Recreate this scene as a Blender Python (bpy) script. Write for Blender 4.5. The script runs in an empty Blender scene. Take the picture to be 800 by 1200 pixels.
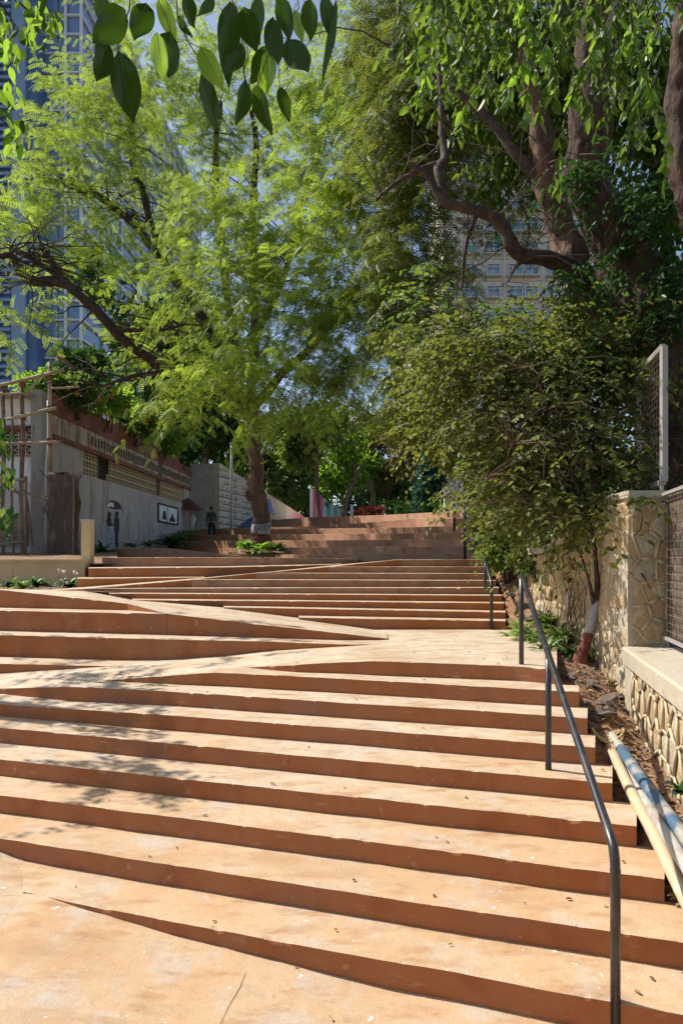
import bpy, math, random
import numpy as np
from mathutils import Vector, Matrix, noise as mnoise
R = math.radians
rnd = random.Random(7)
rs = np.random.RandomState(11)
sc = bpy.context.scene
COL = sc.collection

# ---------------------------------------------------------------- camera, sky, sun, exposure
HY, F = 655.0, 800.0
cam = bpy.data.cameras.new("camera")
cam.sensor_width = 36; cam.lens = 24.0; cam.shift_y = 55 / 1200.0
cam.clip_start = 0.05; cam.clip_end = 3000
camo = bpy.data.objects.new("camera", cam); COL.objects.link(camo)
camo.location = (0, 0, 0); camo.rotation_euler = (R(90), 0, 0)
sc.camera = camo

SUN_EL = R(50)
SUN_DIR = Vector((-0.90 * math.cos(SUN_EL), 0.43 * math.cos(SUN_EL), math.sin(SUN_EL))).normalized()
world = bpy.data.worlds.new("World"); sc.world = world; world.use_nodes = True
wn = world.node_tree.nodes; wl = world.node_tree.links
sky = wn.new('ShaderNodeTexSky'); sky.sky_type = 'NISHITA'; sky.sun_disc = False
sky.sun_elevation = SUN_EL; sky.sun_rotation = math.atan2(SUN_DIR.x, SUN_DIR.y)
sky.air_density = 1.0; sky.dust_density = 1.5; sky.ozone_density = 1.0
wn['Background'].inputs['Strength'].default_value = 0.115
wl.new(sky.outputs[0], wn['Background'].inputs[0])
sun = bpy.data.lights.new("sun", 'SUN'); sun.energy = 5.0; sun.angle = R(0.53); sun.color = (1, 0.94, 0.84)
suno = bpy.data.objects.new("sun", sun); COL.objects.link(suno)
suno.rotation_euler = (-SUN_DIR).to_track_quat('-Z', 'Y').to_euler()
sc.view_settings.view_transform = 'Standard'; sc.view_settings.look = 'None'
sc.view_settings.exposure = 0.42; sc.view_settings.gamma = 1.0
sc.cycles.max_bounces = 8; sc.cycles.transparent_max_bounces = 8

# ---------------------------------------------------------------- helpers
def at(px, py, d):
    return Vector(((px - 400) / F * d, d, -(py - HY) / F * d))
def ata(px, py, a):                      # a = metres below eye level
    d = a * F / (py - HY)
    return at(px, py, d)

def tag(o, label=None, cat=None, group=None, kind=None):
    if label: o['label'] = label
    if cat: o['category'] = cat
    if group: o['group'] = group
    if kind: o['kind'] = kind
    return o
def wloc(o):
    v = Vector((0, 0, 0))
    while o is not None:
        v += o.location; o = o.parent
    return v
def thing(name, loc, label, cat, group=None, kind=None):
    o = bpy.data.objects.new(name, None); o.location = loc; o.empty_display_size = 0.1
    COL.objects.link(o)
    return tag(o, label, cat, group, kind)
def inst(name, me, parent=None, loc=(0, 0, 0), rot=(0, 0, 0), scale=(1, 1, 1)):
    o = bpy.data.objects.new(name, me); COL.objects.link(o)
    o.parent = parent
    l = Vector(loc)
    if parent is not None: l = l - wloc(parent)
    o.location = l; o.rotation_euler = rot; o.scale = scale
    return o
def copy_tree(o, parent=None):
    c = o.copy(); COL.objects.link(c); c.parent = parent
    for ch in o.children: copy_tree(ch, c)
    return c

class MB:
    def __init__(s): s.v = []; s.f = []; s.m = []
    def add(s, vs, fs, m=0):
        b = len(s.v); s.v += [tuple(x) for x in vs]
        s.f += [tuple(i + b for i in f) for f in fs]; s.m += [m] * len(fs)
        return s
    def box(s, c, size, M=None, m=0):
        c = Vector(c); hx, hy, hz = size[0] / 2, size[1] / 2, size[2] / 2
        vs = []
        for z in (-hz, hz):
            for x, y in ((-hx, -hy), (hx, -hy), (hx, hy), (-hx, hy)):
                p = Vector((x, y, z)); p = (M @ p) if M is not None else p
                vs.append(c + p)
        return s.add(vs, [(3, 2, 1, 0), (4, 5, 6, 7), (0, 1, 5, 4), (1, 2, 6, 5), (2, 3, 7, 6), (3, 0, 4, 7)], m)
    def bar(s, a, b, w, h=None, m=0, up=Vector((0, 0, 1))):
        a = Vector(a); b = Vector(b); h = h or w
        d = b - a; L = d.length; d.normalize()
        if abs(d.dot(up)) > .98: up = Vector((0, 1, 0))
        x = d.cross(up).normalized(); z = x.cross(d).normalized()
        M = Matrix((x, d, z)).transposed()
        return s.box((a + b) / 2, (w, L, h), M, m)
    def tube(s, pts, rad, n=8, m=0, cap=True, jit=0.0, seed=0.0, ridge=0.0):
        pts = [Vector(p) for p in pts]
        if not isinstance(rad, (list, tuple)): rad = [rad] * len(pts)
        rings = []; up = Vector((0.13, 0.9, 0.2)).normalized()
        for i, p in enumerate(pts):
            t = (pts[min(i + 1, len(pts) - 1)] - pts[max(i - 1, 0)]).normalized()
            x = t.cross(up)
            if x.length < 1e-3: x = t.cross(Vector((1, 0, 0)))
            x.normalize(); y = x.cross(t).normalized(); up = y
            ring = []
            for k in range(n):
                a = 2 * math.pi * k / n
                r = rad[i]
                q = p + (x * math.cos(a) + y * math.sin(a)) * r
                if jit:
                    r *= 1 + jit * mnoise.noise(q * (1.1 / max(rad[0], .02)) + Vector((seed, seed, 0)))
                    q = p + (x * math.cos(a) + y * math.sin(a)) * r
                    if ridge:
                        k1 = abs(mnoise.noise(Vector((q.x * 9, q.y * 9, q.z * 2.6)))); k2 = mnoise.noise(Vector((q.x * 26, q.y * 26, q.z * 11)))
                        q = p + (x * math.cos(a) + y * math.sin(a)) * (r * (1 + ridge * (k1 * 1.3 - .25) + ridge * .35 * k2))
                ring.append(q)
            rings.append(ring)
        vs = [q for r_ in rings for q in r_]; fs = []
        for i in range(len(pts) - 1):
            for k in range(n):
                k2 = (k + 1) % n
                fs.append((i * n + k, i * n + k2, (i + 1) * n + k2, (i + 1) * n + k))
        if cap:
            fs.append(tuple(range(n - 1, -1, -1))); fs.append(tuple((len(pts) - 1) * n + k for k in range(n)))
        return s.add(vs, fs, m)
    def prism(s, poly, off, m=0):
        off = Vector(off); a = [Vector(p) for p in poly]; n = len(a)
        vs = a + [p + off for p in a]
        fs = [tuple(range(n)), tuple(range(2 * n - 1, n - 1, -1))]
        for k in range(n):
            k2 = (k + 1) % n; fs.append((k, k + n, k2 + n, k2))
        return s.add(vs, fs, m)
    def blob(s, c, r, n=7, k=5, jit=.25, m=0, seed=0):
        c = Vector(c); r = Vector(r) if hasattr(r, '__len__') else Vector((r, r, r)); vs = []; fs = []
        for i in range(k + 1):
            th = math.pi * i / k
            for j in range(n):
                ph = 2 * math.pi * j / n
                u = Vector((math.sin(th) * math.cos(ph), math.sin(th) * math.sin(ph), math.cos(th)))
                q = 1 + jit * mnoise.noise(u * 1.6 + Vector((seed * 3.1, seed, 0)))
                vs.append(c + Vector((u.x * r.x, u.y * r.y, u.z * r.z)) * q)
        for i in range(k):
            for j in range(n):
                j2 = (j + 1) % n
                fs.append((i * n + j, (i + 1) * n + j, (i + 1) * n + j2, i * n + j2))
        return s.add(vs, fs, m)
    def mesh(s, name, mats, origin=Vector((0, 0, 0)), smooth=False):
        me = bpy.data.meshes.new(name)
        o = Vector(origin)
        me.from_pydata([(x - o.x, y - o.y, z - o.z) for x, y, z in s.v], [], s.f)
        if not isinstance(mats, (list, tuple)): mats = [mats]
        for m_ in mats: me.materials.append(m_)
        me.polygons.foreach_set('material_index', s.m)
        if smooth: me.polygons.foreach_set('use_smooth', [True] * len(s.f))
        me.update(); return me
    def build(s, name, mats, parent=None, smooth=False, label=None, kind=None, loc=None):
        o0 = wloc(parent) if parent is not None else Vector((0, 0, 0))
        l = Vector(loc) if loc is not None else o0
        me = s.mesh(name, mats, l, smooth)
        o = bpy.data.objects.new(name, me); COL.objects.link(o)
        o.parent = parent; o.location = l - o0
        if label: o['label'] = label
        if kind: o['kind'] = kind
        return o

# ---------------------------------------------------------------- materials
def mat(name, col, rough=.8, layers=(), bump=(), spec=.5, coord='Object', metal=0.0):
    """layers: (scale, colour, lo, hi, stretch) noise mixes; bump: (scale, strength, dist)"""
    m = bpy.data.materials.new(name); m.use_nodes = True
    nt = m.node_tree; N = nt.nodes; L = nt.links
    b = N['Principled BSDF']; b.inputs['Roughness'].default_value = rough
    b.inputs['Specular IOR Level'].default_value = spec; b.inputs['Metallic'].default_value = metal
    tc = N.new('ShaderNodeTexCoord'); src = tc.outputs['Object' if coord == 'World' else coord]
    if coord == 'World':
        g = N.new('ShaderNodeNewGeometry'); src = g.outputs['Position']
    def noise_(scale, stretch=(1, 1, 1), detail=6):
        mp = N.new('ShaderNodeMapping'); mp.inputs['Scale'].default_value = stretch; L.new(src, mp.inputs[0])
        n = N.new('ShaderNodeTexNoise'); n.inputs['Scale'].default_value = scale
        n.inputs['Detail'].default_value = detail; n.inputs['Roughness'].default_value = .6
        L.new(mp.outputs[0], n.inputs['Vector']); return n.outputs['Fac']
    rgb = N.new('ShaderNodeRGB'); rgb.outputs[0].default_value = (*col, 1); cur = rgb.outputs[0]
    for ly in layers:
        scale, c2, lo, hi = ly[:4]; st = ly[4] if len(ly) > 4 else (1, 1, 1)
        f = noise_(scale, st)
        mr = N.new('ShaderNodeMapRange'); mr.inputs[1].default_value = lo; mr.inputs[2].default_value = hi; L.new(f, mr.inputs[0])
        mx = N.new('ShaderNodeMix'); mx.data_type = 'RGBA'
        L.new(mr.outputs[0], mx.inputs[0]); L.new(cur, mx.inputs[6]); mx.inputs[7].default_value = (*c2, 1)
        cur = mx.outputs[2]
    L.new(cur, b.inputs['Base Color'])
    prev = None
    for bp in bump:
        scale, strg, dist = bp[:3]; st = bp[3] if len(bp) > 3 else (1, 1, 1)
        f = noise_(scale, st, 8)
        bn = N.new('ShaderNodeBump'); bn.inputs['Strength'].default_value = strg; bn.inputs['Distance'].default_value = dist
        L.new(f, bn.inputs['Height'])
        if prev is not None: L.new(prev, bn.inputs['Normal'])
        prev = bn.outputs[0]
    if prev is not None: L.new(prev, b.inputs['Normal'])
    return m

def leaf_mat(name, dark, light, trans, tfac=.45, rough=.45, back=None, gloss=.12):
    """leaf colour runs dark -> light by the per-leaf attribute 'tint'"""
    m = bpy.data.materials.new(name); m.use_nodes = True
    nt = m.node_tree; N = nt.nodes; L = nt.links; N.remove(N['Principled BSDF'])
    at_ = N.new('ShaderNodeAttribute'); at_.attribute_name = 'tint'
    mx = N.new('ShaderNodeMix'); mx.data_type = 'RGBA'
    L.new(at_.outputs['Fac'], mx.inputs[0]); mx.inputs[6].default_value = (*dark, 1); mx.inputs[7].default_value = (*light, 1)
    df = N.new('ShaderNodeBsdfDiffuse'); L.new(mx.outputs[2], df.inputs[0])
    tr = N.new('ShaderNodeBsdfTranslucent')
    m2 = N.new('ShaderNodeMix'); m2.data_type = 'RGBA'; L.new(at_.outputs['Fac'], m2.inputs[0])
    m2.inputs[6].default_value = (trans[0] * .6, trans[1] * .6, trans[2] * .6, 1); m2.inputs[7].default_value = (*trans, 1)
    L.new(m2.outputs[2], tr.inputs[0])
    ms = N.new('ShaderNodeMixShader'); ms.inputs[0].default_value = tfac
    L.new(df.outputs[0], ms.inputs[1]); L.new(tr.outputs[0], ms.inputs[2])
    gl = N.new('ShaderNodeBsdfGlossy'); gl.inputs['Roughness'].default_value = max(rough, .55); gl.inputs[0].default_value = (.9, .95, .85, 1)
    fr = N.new('ShaderNodeFresnel'); fr.inputs[0].default_value = 1.4
    mu = N.new('ShaderNodeMath'); mu.operation = 'MULTIPLY'; L.new(fr.outputs[0], mu.inputs[0]); mu.inputs[1].default_value = gloss * 1.5
    cl = N.new('ShaderNodeClamp'); L.new(mu.outputs[0], cl.inputs[0]); cl.inputs[2].default_value = .08
    m3 = N.new('ShaderNodeMixShader'); L.new(cl.outputs[0], m3.inputs[0])
    L.new(ms.outputs[0], m3.inputs[1]); L.new(gl.outputs[0], m3.inputs[2])
    L.new(m3.outputs[0], N['Material Output'].inputs[0])
    return m

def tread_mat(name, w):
    """w: 0 = pale cement dust, 1 = worn orange terracotta (paler towards the landing: grazing sun sheen put into the colour)"""
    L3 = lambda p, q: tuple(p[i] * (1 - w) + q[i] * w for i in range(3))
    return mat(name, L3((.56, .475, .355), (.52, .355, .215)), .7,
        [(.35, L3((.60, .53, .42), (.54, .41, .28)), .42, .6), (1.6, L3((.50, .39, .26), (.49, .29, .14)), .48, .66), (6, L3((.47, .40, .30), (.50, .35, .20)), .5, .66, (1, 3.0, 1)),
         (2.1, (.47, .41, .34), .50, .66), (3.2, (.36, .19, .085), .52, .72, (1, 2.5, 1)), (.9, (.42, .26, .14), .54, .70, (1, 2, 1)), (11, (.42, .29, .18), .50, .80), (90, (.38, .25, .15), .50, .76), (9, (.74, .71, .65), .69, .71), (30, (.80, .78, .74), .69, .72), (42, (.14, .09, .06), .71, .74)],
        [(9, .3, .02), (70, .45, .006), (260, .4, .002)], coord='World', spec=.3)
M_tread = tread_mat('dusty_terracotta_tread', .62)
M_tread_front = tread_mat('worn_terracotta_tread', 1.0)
M_tread_pale = tread_mat('pale_sheen_tread', .3)  # paled for the sun's sheen on the treads near the landing
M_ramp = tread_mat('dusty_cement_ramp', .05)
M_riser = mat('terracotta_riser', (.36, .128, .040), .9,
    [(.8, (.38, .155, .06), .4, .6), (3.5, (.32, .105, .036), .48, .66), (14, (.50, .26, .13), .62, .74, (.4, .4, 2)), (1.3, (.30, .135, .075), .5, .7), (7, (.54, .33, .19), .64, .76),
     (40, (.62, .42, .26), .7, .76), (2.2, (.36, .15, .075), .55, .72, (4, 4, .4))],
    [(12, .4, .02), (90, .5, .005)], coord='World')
M_riser_far = mat('shaded_brown_riser', (.32, .165, .10), .9,  # browner copy of the riser: tree shade put into the colour
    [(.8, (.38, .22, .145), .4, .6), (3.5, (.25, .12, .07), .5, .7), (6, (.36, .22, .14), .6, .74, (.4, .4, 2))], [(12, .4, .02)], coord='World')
M_earth = mat('red_earth', (.22, .12, .065), .95,
    [(3, (.30, .17, .09), .4, .62), (12, (.13, .075, .045), .5, .66), (40, (.40, .27, .17), .6, .72)],
    [(6, .7, .06), (40, .8, .02)], coord='World')
M_ground = mat('ground_soil', (.16, .11, .06), .95, [(.5, (.10, .11, .04), .45, .6)], [(4, .5, .05)], coord='World')
M_bark = mat('brown_bark', (.105, .062, .042), .9,
    [(5, (.20, .115, .07), .45, .62, (1, 1, .25)), (16, (.06, .035, .024), .5, .66, (1, 1, .3))],
    [(9, .9, .06, (1, 1, .3)), (40, .8, .015, (1, 1, .4))])
M_bark_red = mat('rough_red_brown_bark', (.085, .046, .030), .95,
    [(3, (.17, .095, .06), .50, .68, (1, 1, .5)), (11, (.035, .02, .014), .46, .60, (1, 1, .35)), (1.5, (.06, .05, .035), .5, .66)],
    [(7, 1.0, .10, (1, 1, .5)), (26, .9, .03, (1, 1, .6))])
M_bark_dark = mat('dark_branch_bark', (.045, .028, .022), .9, [(8, (.09, .055, .04), .45, .62)], [(20, .8, .02)])
M_bark_grey = mat('pale_grey_bark', (.24, .17, .12), .9, [(6, (.14, .09, .06), .45, .6)], [(20, .8, .02)])
# ---------------------------------------------------------------- foliage helpers (numpy)
def mesh_np(name, V, Fq, material, tint=None):
    """V (n,3), Fq (k,4) quads"""
    me = bpy.data.meshes.new(name)
    me.vertices.add(len(V)); me.vertices.foreach_set('co', V.astype(np.float32).ravel())
    me.loops.add(Fq.size); me.loops.foreach_set('vertex_index', Fq.astype(np.int32).ravel())
    me.polygons.add(len(Fq)); me.polygons.foreach_set('loop_start', np.arange(len(Fq), dtype=np.int32) * 4)
    me.polygons.foreach_set('loop_total', np.full(len(Fq), 4, dtype=np.int32))
    me.update(calc_edges=True); me.materials.append(material)
    if tint is not None:
        a = me.attributes.new('tint', 'FLOAT', 'FACE'); a.data.foreach_set('value', tint.astype(np.float32))
    return me
def leaf_template():
    v = np.array([(0, 0, 0), (-.5, .32, .10), (-.38, .68, .06), (0, 1, -.10), (.38, .68, .06), (.5, .32, .10)], float)
    return v, np.array([(0, 3, 2, 1), (0, 5, 4, 3)])
def pinnate_template(pairs=7, llen=.30, lwid=.11, droop=.18):
    vs = []; fs = []
    for i in range(pairs):
        t = .10 + .86 * i / (pairs - 1)
        y = t; z = -droop * t * t
        ll = llen * (1 - .35 * abs(t - .45) * 1.4)
        for s in (-1, 1):
            b = len(vs); ax = np.array([s * .87, .5, -.12]); ax /= np.linalg.norm(ax); px = np.array([-.5 * s, .87, 0])
            p = np.array([0, y, z])
            vs += [p, p + ax * ll * .5 + px * lwid * .5, p + ax * ll, p + ax * ll * .5 - px * lwid * .5]
            fs.append((b, b + 1, b + 2, b + 3))
    b = len(vs); w = .012
    vs += [np.array([-w, 0, 0]), np.array([w, 0, 0]), np.array([w, 1, -droop]), np.array([-w, 1, -droop])]
    fs.append((b, b + 1, b + 2, b + 3))
    return np.array(vs), np.array(fs)
def nrmz(a): return a / np.maximum(np.linalg.norm(a, axis=1, keepdims=True), 1e-9)
def scatter(T, P, D, U, S, W=None):
    """template T=(v,f) placed at P with +Y along D, +Z near U, size S, width scale W"""
    v, f = T; n = len(P); D = nrmz(D); X = nrmz(np.cross(D, U)); Z = np.cross(X, D)
    W = S if W is None else W
    V = (P[:, None, :] + v[None, :, 0, None] * X[:, None, :] * W[:, None, None]
         + v[None, :, 1, None] * D[:, None, :] * S[:, None, None] + v[None, :, 2, None] * Z[:, None, :] * S[:, None, None])
    Fq = f[None] + (np.arange(n) * len(v))[:, None, None]
    return V.reshape(-1, 3), Fq.reshape(-1, f.shape[1])
def rand_unit(n):
    return nrmz(rs.normal(size=(n, 3)))
def in_clumps(clumps, n, shell=.35, sub=0, subr=.25):
    """clumps: (centre, (rx,ry,rz), weight). sub>0: points gather round sub-centres (twig ends) so that gaps open"""
    w = np.array([c[2] for c in clumps], float); w /= w.sum()
    ids = rs.choice(len(clumps), n, p=w)
    C = np.array([tuple(c[0]) for c in clumps])[ids]; Rr = np.array([c[1] for c in clumps])[ids]
    if sub:
        K = sub
        kid = rs.randint(0, K, n)
        base = rand_unit(len(clumps) * K).reshape(len(clumps), K, 3) * (shell + (1 - shell) * rs.rand(len(clumps), K, 1) ** .6)
        u = base[ids, kid] + rs.normal(size=(n, 3)) * subr
    else:
        u = rand_unit(n) * (shell + (1 - shell) * rs.rand(n, 1) ** .6)
    return C + u * Rr, nrmz(u * 1.0), ids
def crown(parent, material, clumps, n, size, kind='leaf', droop=.3, width=.4, sub=14, subr=.16, outw=.6, name='crown', sizevar=.3, pairs=7, updir=.8, shell=.35, xf=None):
    T = leaf_template() if kind == 'leaf' else pinnate_template(pairs)
    P, O, ids = in_clumps(clumps, n, sub=sub, subr=subr, shell=shell)
    D = O * outw + rand_unit(n) * .6 + np.array([0, 0, -droop])
    U = rand_unit(n) * .7 + np.array([0, 0, updir])
    S = size * (1 + sizevar * rs.uniform(-1, 1, n))
    W = S * (width if kind == 'leaf' else 1.0)
    V, Fq = scatter(T, P, D, U, S, W)
    t = np.clip(rs.normal(.5, .22, n), 0, 1)
    tint = np.repeat(t, len(T[1]))
    if kind != 'leaf': tint = np.clip(tint + rs.normal(0, .06, len(tint)), 0, 1)
    o0 = wloc(parent) if parent is not None else Vector((0, 0, 0))
    V = V - np.array(o0)
    me = mesh_np(name, V, Fq, material, tint)
    o = bpy.data.objects.new(name, me); COL.objects.link(o); o.parent = parent
    return o
def sprays(parent, material, clumps, n, L_=1.1, per=12, size=.34, droop=.45, name='foliage', pairs=6, kind='pin', width=.4, side=.8, up=.25, tvar=.2, big=False):
    """n drooping twig sprays in the clumps, each carrying `per` leaves set alternately along it"""
    T = leaf_template() if kind == 'leaf' else (pinnate_template(pairs, .34, .12, .22) if big else pinnate_template(pairs))
    P0, O, ids = in_clumps(clumps, n, shell=.0)
    H = O * .9 + rand_unit(n) * .8; H[:, 2] = H[:, 2] * .4 + up; H = nrmz(H)
    LL = L_ * rs.uniform(.6, 1.3, n); dr = droop * rs.uniform(.5, 1.5, n)
    t = (np.arange(per)[None] + rs.uniform(0, .9, (n, per))) / per
    P = P0[:, None] + H[:, None] * (LL[:, None] * t)[..., None]; P[..., 2] -= dr[:, None] * LL[:, None] * t * t
    tang = H[:, None] - np.array([0, 0, 1.0]) * (2 * dr[:, None] * t)[..., None]; tang = tang / np.linalg.norm(tang, axis=2, keepdims=True)
    sd = np.cross(tang, np.array([0, 0, 1.0])); sd /= np.maximum(np.linalg.norm(sd, axis=2, keepdims=True), 1e-6)
    sg = np.where(np.arange(per) % 2 == 0, 1.0, -1.0)[None, :, None]
    D = tang * .7 + sd * sg * side + rs.normal(size=P.shape) * .22 + np.array([0, 0, -.25])
    U = np.cross(sd, tang) + rs.normal(size=P.shape) * .5
    S = size * (1 - .25 * t) * rs.uniform(.7, 1.25, t.shape)
    P = P.reshape(-1, 3); D = D.reshape(-1, 3); U = U.reshape(-1, 3); S = S.ravel()
    V, Fq = scatter(T, P, D, U, S, S * width if kind == 'leaf' else S)
    tn = np.clip(np.repeat(rs.normal(.5, tvar, n), per) + rs.normal(0, .12, n * per), 0, 1)
    tint = np.clip(np.repeat(tn, len(T[1])) + rs.normal(0, .05, n * per * len(T[1])), 0, 1)
    o0 = wloc(parent) if parent is not None else Vector((0, 0, 0))
    me = mesh_np(name, V - np.array(o0), Fq, material, tint); o = bpy.data.objects.new(name, me); COL.objects.link(o); o.parent = parent
    return o
def limb(mb, pts, n=8, jit=.35, seed=0, m=0, sub=4, ridge=0.0):
    """pts: (px,py,d,radius_px) -> smooth tapered tube through the points"""
    P = [at(a, b, d) for a, b, d, r in pts]; Rr = [r * d / F for a, b, d, r in pts]
    Q = []; RR = []
    for i in range(len(P) - 1):
        p0 = P[max(i - 1, 0)]; p1 = P[i]; p2 = P[i + 1]; p3 = P[min(i + 2, len(P) - 1)]
        for k in range(sub):
            t = k / sub
            q = .5 * ((2 * p1) + (p2 - p0) * t + (2 * p0 - 5 * p1 + 4 * p2 - p3) * t * t + (3 * p1 - p0 - 3 * p2 + p3) * t ** 3)
            r = Rr[i] * (1 - t) + Rr[i + 1] * t
            q = q + Vector((mnoise.noise(q * .9 + Vector((seed, 0, 0))), mnoise.noise(q * .9 + Vector((0, seed, 7))), 0)) * r * .8
            Q.append(q); RR.append(r)
    Q.append(P[-1]); RR.append(Rr[-1])
    mb.tube(Q, RR, n, m, jit=jit, seed=seed, ridge=ridge)
    return Q
def twigs(mb, starts, n, L, r, m=0, spread=1.0):
    for i in range(n):
        p = Vector(rnd.choice(starts)); d = Vector((rnd.uniform(-1, 1), rnd.uniform(-1, 1), rnd.uniform(-.3, .9))).normalized()
        pts = [p]; l = L * rnd.uniform(.5, 1.2)
        for k in range(5):
            d = (d + Vector((rnd.uniform(-.5, .5), rnd.uniform(-.5, .5), rnd.uniform(-.55, .3))) * spread).normalized()
            p = p + d * l / 5; pts.append(p)
        mb.tube(pts, [r * (1 - .16 * k) for k in range(6)], 4, m)

# ---------------------------------------------------------------- terrain
def terr(x, y):
    zs = np.interp(y, [-50, 3.6, 6.9, 10.4, 13, 20, 30, 45, 70, 400], [-3.0, -3.0, -1.95, -1.75, -1.1, -.5, .1, .9, 1.6, 1.6])
    return float(zs)
g = MB(); xs = [-1500, -400, -120, -60, -30, -15, -8, -4, 0, 4, 8, 15, 30, 60, 120, 400, 1500]
ys = [-300, -50, -10, 0, 2, 3.6, 5, 6.9, 8.5, 10.4, 13, 16, 20, 25, 30, 37, 45, 55, 70, 100, 200, 600, 2500]
vs = [(x, y, terr(x, y)) for y in ys for x in xs]; nx = len(xs)
g.add(vs, [(j * nx + i, j * nx + i + 1, (j + 1) * nx + i + 1, (j + 1) * nx + i) for j in range(len(ys) - 1) for i in range(nx - 1)])
g.build('ground', M_ground, kind='structure')

# ---------------------------------------------------------------- stairway
class Line:
    def __init__(s, pts, mode='a'):
        s.p = []
        for px, py, v in pts:
            if mode == 'a': d = v * F / (py - HY)
            else: d = v
            s.p.append((px, py, 1 / d))
    def at(s, px):
        p = s.p
        if px <= p[0][0]: i = 0
        elif px >= p[-1][0]: i = len(p) - 2
        else:
            i = max(k for k in range(len(p) - 1) if p[k][0] <= px)
        if len(p) == 1: return p[0][1], 1 / p[0][2]
        a, b = p[i], p[i + 1]; t = (px - a[0]) / (b[0] - a[0])
        return a[1] + (b[1] - a[1]) * t, 1 / (a[2] + (b[2] - a[2]) * t)
    def d(s, px): return s.at(px)[1]
    def a(s, px):
        y, d = s.at(px); return (y - HY) * d / F
    def P(s, px):
        y, d = s.at(px); return at(px, y, d)
    def rng(s): return s.p[0][0], s.p[-1][0]
stair = thing('stairway', (0, 3, -3), 'wide red brown concrete staircase with fanning steps and pale ramps climbing the hill', 'stairway', kind='structure')
def jitter(p, amp=1.0):
    q = p * 2.3
    return Vector((0, mnoise.noise(q) * .014 * amp, (mnoise.noise(q * 3 + Vector((5, 0, 0))) * .003 + mnoise.noise(p * .7) * .005) * amp))
def step(name, front, backd, backa=None, x0=None, x1=None, drop=.34, top=True, mt=None, label=None, step_px=4, bury=.03, cap0=True, cap1=True, far=False):
    """front: Line. backd: function px -> depth; backa: function px -> metres below eye at the back"""
    a0, a1 = front.rng(); x0 = a0 if x0 is None else x0; x1 = a1 if x1 is None else x1
    n = max(2, int((x1 - x0) / step_px)); mb = MB(); ring = []
    for i in range(n + 1):
        px = x0 + (x1 - x0) * i / n
        pf = front.P(px); u = (px - 400) / F; df = pf.y; af = -pf.z
        db = max(backd(px), df + .0) + bury; ab = backa(px) if backa else af
        pb = Vector((u * db, db, -ab - .001))
        # rotate nose inward a little: chamfered edge
        dirb = Vector((u, 1, 0)); j = jitter(pf); T = max(db - df, .001)
        c = min(.012, T * .3); ch = max(0, mnoise.noise(pf * 9.0) - .34) * .035 + max(0, mnoise.noise(pf * 31.0) - .3) * .012
        p1 = pf + dirb * min(c + .01 + ch * 1.5, T * .5) + j; p2 = pf + dirb * ch * .7 + j + Vector((0, 0, -.004 - ch * .8));         p3 = Vector((pf.x, pf.y + j.y + ch * .2, pf.z - .014 + j.z - ch * 1.4))
        mid = (pf + dirb * .025 + j).lerp(pb, .5) + Vector((0, 0, mnoise.noise(pf * 1.1) * .004))
        ring.append([pb, mid, p1, p2, p3, Vector((pf.x, pf.y + j.y * .6, pf.z - drop))])
    vs = [p for r_ in ring for p in r_]; K = 6; fs = []; ms = []
    for i in range(n):
        for k in range(K - 1):
            if not top and k < 2: continue
            fs.append((i * K + k, i * K + k + 1, (i + 1) * K + k + 1, (i + 1) * K + k)); ms.append(0 if k < 3 else 1)
    b = len(mb.v); mb.v += [tuple(v) for v in vs]; mb.f += fs; mb.m += ms
    for e, on in ((0, cap0), (n, cap1)):                 # end faces
        if not on: continue
        pb = ring[e][0]; pl = Vector((pb.x, pb.y, pb.z - drop)); mb.v.append(tuple(pl)); q = len(mb.v) - 1
        f_ = [e * K + k for k in range(K)] + [q]
        mb.f.append(tuple(f_ if e == n else f_[::-1])); mb.m.append(1)
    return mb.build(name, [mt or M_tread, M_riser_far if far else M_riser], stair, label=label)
E0 = -420
S0 = Line([(282, 782, 1.23), (345, 779, 1.15), (400, 776, 1.11), (437, 774.5, 1.08), (600, 780, 1.08), (652, 784, 1.08)])
S1 = Line([(117, 797.5, 1.38), (200, 791, 1.28), (250, 787.5, 1.23), (400, 795, 1.23), (600, 806, 1.23), (678, 810, 1.23)])
S2 = Line([(-150, 812, 1.60), (0, 806.7, 1.488), (85, 804.2, 1.38), (200, 810, 1.38), (400, 822.7, 1.38), (600, 835, 1.38), (688, 841, 1.38)])
S3 = Line([(-150, 818, 1.60), (0, 825, 1.55), (200, 838, 1.53), (400, 852.5, 1.53), (600, 868, 1.53), (697, 875, 1.53)])
S4 = Line([(-150, 839, 1.68), (0, 852.5, 1.68), (200, 871, 1.68), (500, 898.6, 1.68), (600, 907, 1.68), (717, 917, 1.68)])
S5 = Line([(-150, 873, 1.83), (0, 889.5, 1.83), (200, 911, 1.83), (500, 942.5, 1.83), (600, 952, 1.83), (745, 967, 1.83)])
S6 = Line([(-150, 911, 1.98), (0, 931, 1.98), (200, 957, 1.98), (500, 994, 1.98), (600, 1008, 1.98), (778, 1030, 1.98)])
S7 = Line([(-150, 958, 2.13), (0, 982, 2.13), (200, 1013, 2.13), (500, 1059, 2.13), (600, 1074, 2.13), (806, 1105, 2.13)])
S8 = Line([(27, 1044.5, 2.28), (200, 1080, 2.28), (500, 1133.5, 2.28), (600, 1152, 2.28), (840, 1196, 2.28)])
rampA_f = Line([(-150, 686, .42), (0, 691, .468), (150, 707, .64), (195, 718.5, .735), (300, 731, .86), (400, 742, .97), (454, 748, 1.06)])
rampA_b = Line([(-150, 686, 12.4), (0, 690.3, 12.0), (50, 691, 11.9), (100, 692.5, 11.8), (155, 703, 11.2), (262, 712, 10.95), (350, 724, 10.8), (437, 737.6, 10.46), (454, 738, 10.46)], 'd')
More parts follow.
